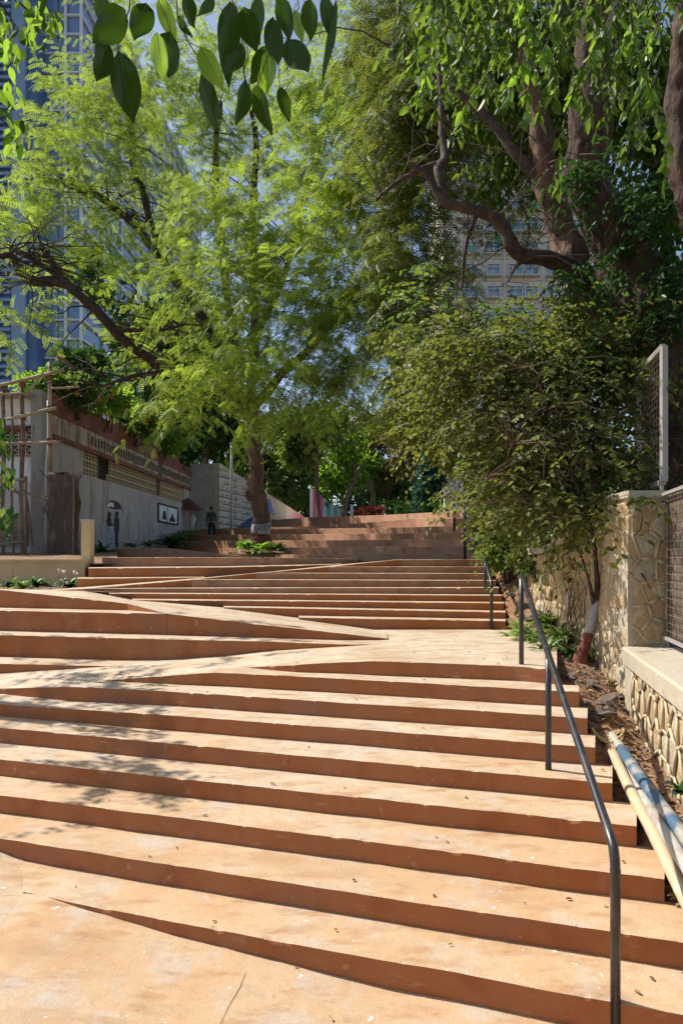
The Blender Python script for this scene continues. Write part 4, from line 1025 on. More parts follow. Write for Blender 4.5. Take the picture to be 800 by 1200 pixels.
def litter():
    n = 900; ys_ = 3.2 + rs.rand(n) * 9; P = []
    for y in ys_:
        a, b = edge_x(y), wall_x(y); x = a + .02 + (b - a - .05) * rs.rand(); P.append((x, y, soil_z(x, y) + .012))
    P = np.array(P); V_, F_ = scatter(leaf_template(), P, rand_unit(n) * np.array([1, 1, .35]), rand_unit(n) * .4 + np.array([0, 0, 1]), .035 + .05 * rs.rand(n), .02 + .02 * rs.rand(n))
    me = mesh_np('dry_leaves', V_, F_, leaf_mat('dry_leaves', (.16, .085, .04), (.50, .33, .17), (.3, .2, .08), .1), np.repeat(rs.rand(n), 2))
    o = bpy.data.objects.new('dry_leaves', me); COL.objects.link(o); tag(o, 'dry brown leaves scattered over the dirt beside the stairs', 'dry leaves', kind='stuff')
litter()
def crumbs():
    mb = MB()
    for k in range(700):
        y = 3.0 + 9 * rnd.random() ** 1.2; a, b = edge_x(y), wall_x(y); x = a + .0 + (b - a) * rnd.random(); s = rnd.uniform(.006, .032)
        mb.blob((x, y, soil_z(x, y) + s * .2), (s, s * .8, s * .6), 5, 3, .8, seed=k)
    o = mb.build('rubble', M_rock, kind='stuff'); tag(o, 'small rubble and stone chips in the dirt channel', 'rubble')
crumbs()
# ---------------------------------------------------------------- person on the steps
def skinned(name, verts, edges, radii, m, parent, sub=2, root=0):
    o0 = wloc(parent); me = bpy.data.meshes.new(name)
    me.from_pydata([tuple(Vector(v)) for v in verts], edges, []); me.materials.append(m)
    o = bpy.data.objects.new(name, me); COL.objects.link(o); o.parent = parent
    md = o.modifiers.new('skin', 'SKIN'); md.use_smooth_shade = True
    for i, r in enumerate(radii):
        sv = me.skin_vertices[0].data[i]; sv.radius = (r, r) if not isinstance(r, tuple) else r; sv.use_root = (i == root)
    s_ = o.modifiers.new('sub', 'SUBSURF'); s_.levels = sub; s_.render_levels = sub
    return o
def person():
    base = at(248, 633.5, 33.4)
    t = thing('person', base, 'person in dark grey shirt and black trousers walking up the shaded steps', 'person')
    H = [(0, 0, .86), (0, 0, .98), (0, .01, 1.14), (0, .01, 1.30), (0, .0, 1.40), (0, .02, 1.50), (0, .02, 1.60),      # 0-6 pelvis..head
         (.17, .01, 1.32), (.22, -.02, 1.08), (.20, .08, .86), (.20, .11, .78),                                        # 7-10 right arm
         (-.17, .01, 1.32), (-.23, .0, 1.08), (-.24, .06, .86), (-.235, .09, .78),                                     # 11-14 left arm
         (.09, .0, .80), (.12, .06, .46), (.15, -.06, .07), (.16, .07, .035),                                          # 15-18 leg
         (-.09, .0, .80), (-.11, .02, .46), (-.15, .02, .07), (-.16, .14, .035)]                                       # 19-22 leg
    E_ = [(0, 1), (1, 2), (2, 3), (3, 4), (4, 5), (5, 6), (3, 7), (7, 8), (8, 9), (9, 10), (3, 11), (11, 12), (12, 13), (13, 14), (0, 15), (15, 16), (16, 17), (17, 18), (0, 19), (19, 20), (20, 21), (21, 22)]
    r = [.12, .11, .12, .11, .05, .085, .075, .055, .042, .030, .028, .055, .042, .030, .028, .085, .058, .038, .03, .085, .058, .038, .03]
    # fingers and thumbs as thin chains rooted in each palm
    for s, w in ((1, 10), (-1, 14)):
        bx, by, bz = H[w]
        for k in range(4):
            a = len(H); H.append((bx + .006 * s, by + .018 * (k - 1.2), bz - .05)); H.append((bx - .004 * s, by + .018 * (k - 1.2) + .012, bz - .085 - (.008 if k in (1, 2) else 0)))
            E_ += [(w, a), (a, a + 1)]; r += [.009, .008]
        a = len(H); H.append((bx - .01 * s, by + .04, bz - .02)); H.append((bx - .012 * s, by + .05, bz - .05)); E_ += [(w, a), (a, a + 1)]; r += [.010, .008]
    skinned('body', H, E_, r, M_skin, t)
    skinned('shirt', [(0, 0, .92), (0, 0, 1.02), (0, .01, 1.16), (0, .01, 1.32), (0, 0, 1.38), (.17, .01, 1.33), (.22, -.02, 1.08), (.205, .05, .93), (-.17, .01, 1.33), (-.23, 0, 1.08), (-.235, .045, .93)],
            [(0, 1), (1, 2), (2, 3), (3, 4), (3, 5), (5, 6), (6, 7), (3, 8), (8, 9), (9, 10)], [.15, .145, .15, .14, .07, .075, .058, .05, .075, .058, .05], M_jacket, t)
    skinned('trousers', [(0, 0, .93), (0, 0, .84), (.09, 0, .78), (.12, .06, .46), (.15, -.055, .09), (-.09, 0, .78), (-.11, .02, .46), (-.15, .02, .09)],
            [(0, 1), (1, 2), (2, 3), (3, 4), (1, 5), (5, 6), (6, 7)], [.14, .13, .105, .075, .062, .105, .075, .062], M_trouser, t)
    mb = MB(); b = base; mb.blob(b + Vector((0, .005, 1.60)), (.088, .10, .085), 10, 7, .15, seed=3); mb.build('hair', M_hair, t, smooth=True)
    for fx, fy in ((.16, .03), (-.16, .10)):
        mb = MB(); mb.blob(b + Vector((fx, fy, .04)), (.05, .13, .045), 8, 5, .1); mb.build('shoe', M_blackp, t, smooth=True)
    for s in (-1, 1):
        mb = MB(); mb.blob(b + Vector((.085 * s, .02, 1.54)), (.014, .02, .028), 6, 4, .1); mb.build('ear', M_skin, t, smooth=True)
    mb = MB(); mb.blob(b + Vector((0, .112, 1.535)), (.014, .018, .022), 6, 4, .1); mb.build('nose', M_skin, t, smooth=True)
person()

# ---------------------------------------------------------------- leaf materials
L_feather = leaf_mat('feathery_leaf', (.022, .055, .012), (.19, .27, .05), (.50, .66, .075), .50, gloss=.04)
L_feather2 = leaf_mat('feathery_leaf_shaded', (.028, .045, .012), (.12, .14, .035), (.28, .33, .05), .45, gloss=.04)  # shaded copy of the feathery leaf: crown shade put into the colour
L_ficus = leaf_mat('ficus_leaf', (.025, .05, .012), (.07, .12, .025), (.28, .45, .04), .42, rough=.35)
L_creeper = leaf_mat('creeper_leaf', (.022, .036, .010), (.17, .18, .055), (.32, .37, .05), .40, rough=.5, gloss=.2)
L_big = leaf_mat('broad_leaf', (.014, .035, .008), (.04, .085, .018), (.12, .26, .02), .3, rough=.6, gloss=.02)  # darkened: shade on the near leaves put into the colour
L_bright = leaf_mat('bright_leaf', (.05, .13, .02), (.10, .22, .03), (.42, .70, .06), .55, rough=.4)
L_dark = leaf_mat('deep_green_leaf', (.012, .035, .012), (.04, .09, .025), (.08, .20, .03), .35)
L_teal = leaf_mat('bluish_green_leaf', (.015, .055, .035), (.04, .12, .08), (.05, .18, .09), .3)
L_mid = leaf_mat('mid_green_leaf', (.03, .075, .018), (.09, .15, .04), (.28, .42, .06), .42)
L_strap = leaf_mat('strap_leaf', (.06, .13, .025), (.20, .28, .07), (.35, .5, .08), .35, rough=.4)
L_olive = leaf_mat('olive_brown_leaf', (.07, .065, .02), (.17, .15, .05), (.30, .26, .06), .4)
M_flower = mat('orange_flower', (.80, .22, .05), .7)
M_flower_w = mat('white_flower', (.8, .8, .76), .7)

def cl(px, py, d, rx, ry, rd=None, w=None):
    r = (rx * d / F, rd if rd else max(rx, ry) * d / F * .8, ry * d / F)
    return (at(px, py, d), r, w if w else rx * ry)
# ---------------------------------------------------------------- the tree with the painted trunk
def painted_tree():
    base = at(308, 642, 23)
    t = thing('feathery_tree', base, 'large feathery leaved tree with red and white painted trunk lettered in black', 'tree')
    D = 23.0; mb = MB()
    tr = limb(mb, [(309, 612, D, 10.6), (304, 598, D, 10.0), (301, 583, D, 9.4), (299, 566, D, 9.2), (301, 548, D, 8.6), (298, 525, D, 8.2), (295, 500, D, 8.2), (290, 478, D, 9.5)], n=14, jit=.3)
    mb.blob(at(292.5, 577, D), (.20, .2, .26), 9, 6, .5, seed=4); mb.blob(at(297, 503, D - .15), (.16, .14, .2), 8, 6, .5, seed=9)
    mb.build('trunk', M_bark, t, smooth=True)
    mb = MB(); limb(mb, [(309.5, 650, D, 14.5), (308.5, 640, D, 12.3), (309, 632, D, 11.6), (308.5, 625.8, D, 11.3)], n=16, jit=.25); mb.build('red_painted_base', M_redox, t, smooth=True)
    mb = MB(); limb(mb, [(308.5, 625.8, D, 11.2), (309, 619, D, 10.9), (309, 612, D, 10.75)], n=16, jit=.12); mb.build('white_painted_band', M_whtrunk, t, smooth=True)
    cu = bpy.data.curves.new('lettering', 'FONT'); cu.body = "KASO"; cu.size = .21; cu.align_x = 'CENTER'; cu.extrude = .004
    tmp = bpy.data.objects.new('lettering', cu); COL.objects.link(tmp)
    dg = bpy.context.evaluated_depsgraph_get(); me = bpy.data.meshes.new_from_object(tmp.evaluated_get(dg)); bpy.data.objects.remove(tmp)
    c = at(308.7, 621.5, D); r = .345
    for v in me.vertices:
        a = v.co.x / r - .12; rr = r + .012 + v.co.z; v.co = Vector((rr * math.sin(a), -rr * math.cos(a), v.co.y)) + c - base
    me.name = 'lettering'; me.materials.clear(); me.materials.append(M_blackp)
    o = bpy.data.objects.new('lettering', me); COL.objects.link(o); o.parent = t
    starts = []
    br = [
        [(291, 484, 23, 8.5), (262, 462, 22.6, 6.5), (232, 442, 22, 6.2), (202, 436, 21.5, 5.6), (161, 410, 21, 5.4), (135, 387, 20.6, 5.8), (101, 354, 20.2, 5.6), (75, 331, 20, 6), (41, 329, 19.8, 6), (26, 318, 19.6, 5.2), (15, 299, 19.4, 4), (-8, 304, 19.2, 3.4)],
        [(75, 331, 20, 4.6), (60, 308, 20.2, 3.8), (47, 284, 20.4, 2.2)],
        [(60, 318, 20, 3.4), (35, 302, 20, 3), (12, 292, 20, 2.2)],
        [(289, 480, 23, 7.5), (262, 425, 23.4, 6.4), (229, 361, 23.8, 6), (210, 331, 24, 5.8), (184, 297, 24, 5.2), (165, 272, 24, 4.4), (150, 256, 24, 4.2), (134, 243, 24, 4), (112, 226, 24, 4.4), (90, 219, 24, 4), (75, 215, 24, 4), (49, 209, 24, 2.5)],
        [(186, 298, 24, 4.4), (184, 280, 24.2, 4), (174, 252, 24.3, 4.2), (165, 222, 24.4, 3.8), (157, 200, 24.4, 3.6), (154, 160, 24.4, 3.4), (151, 125, 24.5, 2.4)],
        [(290, 478, 23, 7), (297, 420, 23.5, 5.6), (299, 360, 24, 5.2), (294, 300, 24.5, 5), (297, 240, 25, 4.6), (300, 170, 25, 3.6), (290, 100, 25, 2.6)],
        [(285, 440, 23.4, 5), (268, 360, 24.5, 4.6), (258, 280, 25, 4.6), (252, 200, 25.5, 4), (258, 120, 26, 3)],
        [(292, 482, 23, 6), (330, 440, 22, 4.6), (370, 400, 21, 4), (410, 350, 20.5, 3.2), (440, 290, 20, 2.6)],
        [(296, 400, 23.5, 4), (330, 330, 22.5, 3.4), (350, 250, 22, 3), (380, 160, 21.5, 2.4), (395, 80, 21, 2)],
        [(135, 387, 20.6, 2.6), (190, 386, 20.2, 2), (215, 380, 20, 1.2)], [(202, 436, 21.5, 3), (160, 440, 21, 2.2), (120, 452, 20.5, 1.4)]]
    for k, b in enumerate(br):
        m_ = MB(); q = limb(m_, b, n=9, jit=.35, seed=k + 3); starts += q[3:]
        m_.build('branch', M_bark_dark if k not in (0, 3) else M_bark_dark, t, smooth=True)
    m_ = MB(); twigs(m_, starts, 320, 2.4, .03, spread=.8); m_.build('twigs', M_bark_dark, t, kind='stuff')
    C1 = [cl(100, 160, 22.2, 62, 50, 1.6), cl(78, 225, 22.2, 38, 34, 1.3), cl(155, 120, 24.2, 58, 46, 1.8), cl(195, 60, 24.2, 66, 52, 1.8), cl(135, 215, 23.2, 60, 42, 1.6), cl(38, 275, 20.7, 48, 34, 1.2), cl(205, 175, 25.2, 60, 60, 2),
          cl(140, 300, 23.2, 58, 38, 1.6), cl(85, 300, 22.2, 45, 30, 1.4), cl(185, 370, 24.2, 50, 45, 2), cl(20, 365, 19.7, 34, 36, 1), cl(150, 405, 25.2, 40, 34, 1.5), cl(190, 440, 25.2, 45, 28, 1.6), cl(235, 300, 25.2, 55, 55, 2), cl(110, 110, 23.2, 40, 26, 1.3), cl(60, 185, 22.7, 26, 24, 1), cl(15, 240, 21.2, 28, 26, 1),
          cl(260, 120, 26.2, 62, 75, 2), cl(310, 60, 26.2, 70, 58, 2), cl(300, 190, 25.2, 66, 60, 2), cl(280, 400, 25.2, 60, 50, 2)]
    sprays(t, L_feather, C1, 900, L_=1.5, per=13, size=.36, droop=.35, name='crown', pairs=6, tvar=.3)
    C2 = [cl(250, 330, 18, 55, 45, 1.4), cl(320, 260, 18, 66, 60, 1.6), cl(390, 180, 18, 66, 66, 1.6), cl(385, 290, 17, 66, 60, 1.5), cl(320, 360, 17, 66, 46, 1.5), cl(400, 385, 17, 62, 46, 1.4), cl(250, 430, 17, 44, 36, 1.2), cl(215, 470, 17, 26, 22, 1), cl(315, 440, 17, 60, 36, 1.3), cl(375, 450, 17, 52, 34, 1.2), cl(440, 240, 16, 50, 70, 1.4), cl(400, 90, 18, 60, 66, 1.4), cl(450, 370, 16, 52, 52, 1.2), cl(460, 120, 16, 46, 66, 1.3), cl(310, 480, 18, 40, 22, 1), cl(430, 440, 17, 40, 32, 1), cl(470, 420, 17, 34, 36, 1), cl(480, 330, 17, 30, 40, 1), cl(250, 250, 19, 50, 50, 1.4)]
    sprays(t, L_feather, C2, 960, L_=1.35, per=13, size=.33, droop=.6, name='hanging_foliage', pairs=6, big=True, tvar=.3)
painted_tree()
# ---------------------------------------------------------------- big dark trees on the right
def right_tree():
    t = thing('massive_tree', (4.4, 9.4, -1.5), 'massive rough barked tree leaning over the wall with shaded crown overhead', 'tree')
    B = [([(800, 650, 9.6, 58), (792, 540, 9.5, 54), (783, 455, 9.3, 50), (765, 395, 9.2, 45), (745, 335, 9.1, 40), (722, 280, 9, 35), (703, 225, 8.9, 31), (694, 170, 8.8, 28), (690, 100, 8.7, 26), (700, 20, 8.6, 23), (712, -60, 8.6, 20)], M_bark_red, 20, 'trunk'),
         ([(764, 450, 9.8, 34), (735, 410, 9.8, 30), (708, 365, 9.7, 26), (678, 318, 9.6, 23), (658, 270, 9.6, 20), (645, 215, 9.5, 18), (632, 160, 9.4, 15), (618, 90, 9.3, 12), (600, 10, 9.2, 9)], M_bark, 14, 'branch'),
         ([(692, 345, 9.6, 13), (668, 318, 9.4, 11), (640, 303, 9.2, 9.5), (618, 300, 9.1, 8.5), (602, 288, 9, 8), (588, 265, 9, 7.5), (572, 253, 9, 7), (548, 245, 9, 6.2), (520, 235, 9, 5), (502, 205, 9, 4), (478, 190, 9, 2.6)], M_bark_dark, 10, 'branch'),
         ([(520, 235, 9, 4.2), (512, 200, 9.1, 5.5), (520, 185, 9.2, 5), (516, 150, 9.3, 3.4), (514, 90, 9.4, 2.6), (506, 30, 9.4, 2)], M_bark_dark, 8, 'branch'),
         ([(520, 190, 9.2, 4), (490, 200, 9.3, 3.4), (462, 215, 9.4, 2.4), (440, 235, 9.5, 1.6)], M_bark_dark, 8, 'branch'),
         ([(640, 215, 9.5, 8), (600, 180, 9.6, 6), (560, 130, 9.8, 5), (500, 80, 10, 3.6), (450, 50, 10, 2.4)], M_bark_dark, 8, 'branch'),
         ([(615, 300, 9.1, 2.4), (600, 318, 9, 2), (596, 330, 9, 1.2)], M_bark_dark, 6, 'branch'),
         ([(560, 248, 9, 3), (545, 290, 9.1, 2), (540, 340, 9.1, 1.4)], M_bark_dark, 6, 'branch'),
         ([(850, 400, 7.9, 18), (825, 290, 7.8, 17), (806, 190, 7.7, 16), (796, 100, 7.6, 14), (800, 20, 7.6, 13), (808, -60, 7.6, 12)], M_bark_red, 12, 'branch')]
    starts = []
    for k, (pts, m, n, nm) in enumerate(B):
        mb = MB(); q = limb(mb, [(a_, b_, c_, r_ * (.84 if k in (0, 1) else 1)) for a_, b_, c_, r_ in pts], n=n * (3 if k in (0, 1, 8) else 1), jit=.3, seed=k + 21, sub=16 if k in (0, 1, 8) else 5, ridge=.16 if k in (0, 1, 8) else 0); 
        if nm == 'branch' and k != 8: starts += q[4:]
        mb.build(nm, m, t, smooth=True)
    mb = MB(); twigs(mb, starts, 90, 1.2, .008, spread=1.0); twigs(mb, starts, 26, 2.2, .012, spread=.9); mb.build('twigs', M_bark_dark, t, kind='stuff')
    C = [cl(640, 40, 10.5, 95, 70, 1.6), cl(740, 50, 10.5, 90, 66, 1.6), cl(560, 70, 11, 66, 74, 1.5), cl(650, 140, 11.5, 74, 44, 1.4), cl(770, 160, 11, 60, 60, 1.2), cl(755, 250, 11.5, 60, 60, 1.0), cl(700, 330, 12.0, 40, 60, .8), cl(770, 360, 11.5, 60, 55, 1), cl(600, 200, 12, 50, 34, 1), cl(800, 450, 11.0, 40, 80, 1), cl(720, 400, 11.5, 40, 30, .8), cl(655, 395, 11, 36, 24, .8)]
    crown(t, L_ficus, C, 15500, .17, width=.42, sub=26, subr=.19, droop=.7, outw=.3, name='crown', shell=.05)
    C = [cl(765, 250, 8.3, 40, 50, .4), cl(790, 340, 8.3, 30, 50, .4), cl(735, 300, 8.5, 14, 30, .3, 300), cl(690, 200, 8.3, 30, 24, .4), cl(660, 330, 8.8, 22, 30, .3, 400), cl(705, 420, 8.6, 40, 20, .3)]
    sprays(t, L_dark, C, 230, L_=.5, per=10, size=.13, kind='leaf', width=.4, droop=.9, name='epicormic_leaves')
    C = [cl(520, 60, 14, 60, 60, 1.5), cl(480, 140, 14, 50, 70, 1.5), cl(520, 160, 14, 56, 40, 1.2), cl(488, 250, 14, 30, 60, 1.2), cl(480, 330, 14, 40, 44, 1.2), cl(500, 390, 14, 48, 34, 1.2), cl(570, 120, 14, 40, 40, 1), cl(460, 40, 15, 50, 40, 1.4), cl(556, 290, 14, 22, 40, .8, 260), cl(625, 235, 13, 26, 22, .8, 200)]
    sprays(t, L_feather2, C, 760, L_=1.1, per=12, size=.32, droop=.7, name='outer_foliage', pairs=6)
right_tree()
def hanging_ficus():
    t = thing('hanging_ficus_spray', at(700, -60, 6), 'spray of bright heart shaped ficus leaves hanging into the upper right corner', 'branch')
    mb0 = leaf_template()
    lv = []
    for k in range(5):
        v, f = mb0; w = .36 + .05 * k; tt = rs.rand() * .5 + .4
        me = mesh_np('leaf', np.stack([v[:, 0] * w, v[:, 1], v[:, 2] * .8], 1), f, L_bright if k < 3 else L_ficus, np.full(2, tt)); lv.append(me)  # brighter copies stand for leaves in sun, light put into their colour
    strands = []
    for k in range(54):
        px = 488 + 312 * rnd.random(); ln = (60 + 130 * rnd.random()) * (.55 + .45 * min(1, (px - 470) / 160)); d = rnd.uniform(5.0, 7.2)
        strands.append((px, -20 - rnd.random() * 30, ln + 25, d))
    strands += [(497, -20, 150, 5.2), (520, -20, 150, 5.4), (545, -20, 165, 5.4), (590, -20, 165, 5.2), (620, -20, 140, 5.2), (712, -10, 235, 5.2), (752, -10, 225, 5.1), (735, -10, 200, 5.4), (690, -10, 160, 5.6)]
    cnt = 0; P = []; D = []; S = []
    tw = MB()
    for px, y0, ln, d in strands:
        pts = [at(px + 16 * math.sin(j * .6 + px) - j * (3 + 5 * math.sin(px * 7)), y0 + ln * j / 7, d + .1 * math.sin(j + px)) for j in range(8)]
        tw.tube(pts, [.007 - .0007 * j for j in range(8)], 4)
        for j in range(2, 8):
            for e in range(5):
                p = pts[j].lerp(pts[j - 1], rnd.random()); s = rnd.uniform(.075, .14)
                dv = Vector((rnd.uniform(-.95, .8), rnd.uniform(-.6, .6), -1)).normalized()
                P.append(p); D.append(dv); S.append(s)
    tw.build('twigs', M_bark_dark, t, kind='stuff')
    idx = list(range(len(P))); rnd.shuffle(idx); near = sorted(idx, key=lambda i: P[i].y - .3 * (P[i].z < 4.2))[:290]; ns = set(near)
    for i in near:
        q = D[i].to_track_quat('Y', 'Z') @ Vector((0, 0, 1)).rotation_difference(Vector((0, 0, 1)))
        e = (D[i].to_track_quat('Y', 'Z').to_matrix() @ Matrix.Rotation(rnd.uniform(0, 6.28), 3, 'Y')).to_euler()
        inst('leaf', lv[rnd.choice((0, 1, 2, 0, 3, 4, 2))], t, tuple(P[i]), rot=e, scale=(S[i],) * 3)
    rest = [i for i in idx if i not in ns]
    PP = np.array([tuple(P[i]) for i in rest]); DD = np.array([tuple(D[i]) for i in rest]); SS = np.array([S[i] for i in rest])
    V_, F_ = scatter(mb0, PP - np.array(wloc(t)), DD, rand_unit(len(rest)), SS, SS * .45)
    me = mesh_np('far_leaves', V_, F_, L_ficus, np.repeat(rs.rand(len(rest)), 2)); o = bpy.data.objects.new('far_leaves', me); COL.objects.link(o); o.parent = t; o['kind'] = 'stuff'
hanging_ficus()
# ---------------------------------------------------------------- big leaves hanging at the top, close to the camera
def broad_leaf(base, tip, wid, roll, fold, curl, nx_=3, ny_=11):
    base = Vector(base); tip = Vector(tip); Y = (tip - base); L_ = Y.length; Y.normalize()
    view = Vector((0, 1, 0)); X = Y.cross(view).normalized(); Z = X.cross(Y)
    M_ = Matrix.Rotation(roll, 3, Y); X = M_ @ X; Z = M_ @ Z; vs = []; fs = []
    for j in range(ny_ + 1):
        t = j / ny_; w = wid / 2 * (math.sin(math.pi * min(1, t ** .72)) ** .75 if t < 1 else 0) * (1 if t < .8 else 1 - (t - .8) * 1.2)
        w = max(w, .0015)
        for i in range(-nx_, nx_ + 1):
            u = i / nx_; wav = .06 * wid * math.sin(t * 9 + i) * abs(u)
            vs.append(Y * (L_ * t) + X * (w * u) + Z * (abs(u) * w * fold + curl * L_ * (t * t) * .35 + wav))
    K = 2 * nx_ + 1
    for j in range(ny_):
        for i in range(K - 1): fs.append((j * K + i, j * K + i + 1, (j + 1) * K + i + 1, (j + 1) * K + i))
    rib = [Y * (L_ * t) + Z * (curl * L_ * t * t * .35 - .0006) for t in (0, .25, .5, .75, .97)]
    return vs, fs, rib
M_rib = mat('leaf_midrib', (.07, .12, .03), .6)
def near_leaves():
    t = thing('overhanging_branch', at(230, -40, 1.9), 'close overhanging twigs with big dark ovate leaves along the top edge', 'branch')
    Lf = [((146, 10), (108, 50), 40, 0), ((127, 50), (108, 93), 31, 0), ((140, 60), (154, 132), 34, 0), ((172, 4), (157, 46), 30, 0), ((200, 37), (196, 94), 31, .05), ((184, 38), (192, 92), 20, .9), ((235, 55), (262, 106), 25, .9), ((236, 87), (245, 145), 25, .1), ((287, 94), (269, 142), 29, .25), ((270, 2), (256, 82), 31, .1), ((286, 8), (300, 62), 27, .05), ((281, 50), (267, 95), 27, .1), ((318, 54), (297, 100), 24, .2), ((320, 20), (326, 76), 24, 0), ((336, 46), (363, 88), 30, 0), ((302, 99), (317, 160), 23, .15), ((328, 102), (338, 144), 15, .05), ((321, 66), (308, 110), 19, .9), ((393, 2), (373, 94), 16, .4), ((300, -4), (295, 42), 24, .7), ((364, -2), (368, 40), 22, .6), ((210, 18), (224, 46), 13, .2), ((215, -6), (222, 30), 22, .3), ((345, 12), (354, 46), 14, 1), ((188, -4), (207, 46), 20, 1), ((330, -6), (342, 36), 22, .5), ((246, -4), (236, 30), 20, .6), ((118, -8), (132, 22), 22, .3), ((380, -6), (392, 40), 18, .5), ((312, 60), (316, 108), 16, .9)]
    Y = M_rib
    for k, (b, tp_, w, tn) in enumerate(Lf):
        d = 1.75 + .25 * ((k * 7) % 5) / 5; bp = at(*b, d); tp2 = at(*tp_, d + rnd.uniform(-.05, .05))
        vs, fs, rib = broad_leaf(bp, tp2, w * d / F, rnd.uniform(-.9, .9) if k > 3 else rnd.uniform(-.3, .3), rnd.uniform(.1, .6), rnd.uniform(-.6, .9))
        me = bpy.data.meshes.new('leaf'); me.from_pydata([tuple(v) for v in vs], [], fs); me.materials.append(L_bright if tn > .8 else L_big)  # bright and dark leaf materials stand for lit and shaded leaves
        a = me.attributes.new('tint', 'FLOAT', 'FACE'); a.data.foreach_set('value', [min(1, tn + .2)] * len(fs)); me.polygons.foreach_set('use_smooth', [True] * len(fs))
        o = bpy.data.objects.new('leaf', me); COL.objects.link(o); o.parent = t; o.location = bp - wloc(t)
        mb = MB(); mb.tube([bp + r_ for r_ in rib], [.001, .0008, .0006, .0004, .0002], 5); mb.build('midrib', M_rib, o)
    def tw(pts, r):
        mb = MB(); P = [at(x, y, 1.88) for x, y in pts]; mb.tube(P, [r * (1 - .5 * i / len(P)) for i in range(len(P))], 6); mb.build('twig', mat('red_brown_twig', (.13, .06, .03), .7) if 'red_brown_twig' not in bpy.data.materials else bpy.data.materials['red_brown_twig'], t, smooth=True)
    for pts, r in (([(155, -40), (152, 10), (140, 46), (138, 60)], .0022), ([(140, 48), (126, 52)], .0014), ([(205, -40), (208, 20), (220, 48), (235, 72), (236, 88)], .0022), ([(222, 50), (235, 56)], .0012), ([(270, -40), (272, 0), (285, 30), (283, 60), (287, 95)], .002), ([(320, -40), (325, 20), (318, 55), (302, 99)], .0022), ([(325, 40), (336, 46)], .0014), ([(325, 60), (328, 103)], .0012), ([(345, -40), (350, 10), (335, 30)], .0018), ([(392, -40), (394, 4)], .0018), ([(186, -40), (186, 0), (196, 25), (200, 38)], .0018), ([(100, -60), (200, -48), (300, -50), (400, -46), (520, -70)], .006)):
        tw(pts, r)
near_leaves()
def overhead():
    t = bpy.data.objects['overhanging_branch']
    C = [(Vector((-1.55, 2.4, 2.95)), (.75, .5, .3), 1), (Vector((-1.1, 2.1, 2.75)), (.5, .4, .25), .6)]  # unseen foliage above the view, added to shade the near leaves
    sprays(t, L_big, C, 60, L_=.5, per=10, size=.15, kind='leaf', width=.55, droop=.5, name='added_shade_foliage')
overhead()
def edge_tree():
    base = Vector((-8.4, 9.2, -1.3)); t = thing('roadside_tree', base, 'roadside tree whose crown reaches in from beyond the left edge', 'tree')
    mb = MB(); mb.tube([base, base + Vector((.2, .1, 2)), base + Vector((.6, 0, 3.4)), base + Vector((1.4, -.3, 5))], [.22, .18, .14, .08], 12, jit=.3, ridge=.1); mb.build('trunk', M_bark, t, smooth=True)
    mb = MB(); mb.tube([base + Vector((.6, 0, 3.4)), base + Vector((1.8, -.4, 4.2)), base + Vector((3.0, -.9, 4.6))], [.1, .06, .02], 8); mb.build('branch', M_bark, t, smooth=True)
    C = [(Vector((-5.75, 8.1, 3.3)), (.42, .5, .35), 1), (Vector((-5.5, 7.3, 2.9)), (.3, .4, .25), .6), (Vector((-6.9, 9.6, 4.2)), (.6, .6, .4), .8), (Vector((-8.6, 10.2, 5.0)), (1.1, 1.2, .8), 1.6), (Vector((-6.2, 11.2, 5.3)), (.8, .8, .5), .8)]
    sprays(t, L_mid, C, 110, L_=.55, per=12, size=.13, kind='leaf', width=.5, droop=.5, name='crown')
edge_tree()
def side_sprays():
    def spray(label, clusters, d, size, n, mats, nm='leafy_branch'):
        t = thing(nm, at(clusters[0][0], clusters[0][1], d), label, 'branch')
        meshes = []
        for m_ in mats:
            vs, fs, rib = broad_leaf((0, 0, 0), (0, 0, -1), .42, 0, .25, .2, 2, 6)
            me = bpy.data.meshes.new('leaf'); me.from_pydata([tuple(v) for v in vs], [], fs); me.materials.append(m_)
            a = me.attributes.new('tint', 'FLOAT', 'FACE'); a.data.foreach_set('value', [.6] * len(fs)); me.polygons.foreach_set('use_smooth', [True] * len(fs)); meshes.append(me)
        tw = MB()
        for (px, py, rx, ry) in clusters:
            p0 = at(px - 70, py - ry - 30, d); tw.tube([p0, at(px - 20, py - ry * .5, d), at(px, py + ry * .5, d)], [.008, .005, .002], 5)
            for k in range(n):
                q = at(px + rnd.gauss(0, rx * .5), py + rnd.gauss(0, ry * .5), d + rnd.uniform(-.3, .3))
                s = size * rnd.uniform(.7, 1.2); inst('leaf', meshes[rnd.randrange(len(meshes))], t, tuple(q), rot=(rnd.uniform(-.6, .6), rnd.uniform(-.7, .7), rnd.uniform(0, 6.28)), scale=(s, s, s))
        tw.build('twigs', M_bark_dark, t, kind='stuff')
    spray('backlit leafy branch in the top left corner of the photo', [(22, 20, 34, 30), (52, 22, 22, 22), (12, 50, 20, 22)], 3.4, .08, 34, [L_bright, L_bright, L_big])
    spray('small leafy branch hanging below the corner branch at left edge', [(8, 112, 14, 24), (20, 148, 14, 20)], 3.4, .085, 15, [L_bright, L_big])
    spray('dark green leafy branch at left edge in front of the scaffold', [(3, 500, 10, 26), (4, 560, 12, 30), (6, 606, 12, 18)], 8.5, .16, 22, [L_dark, L_mid, L_dark])
side_sprays()

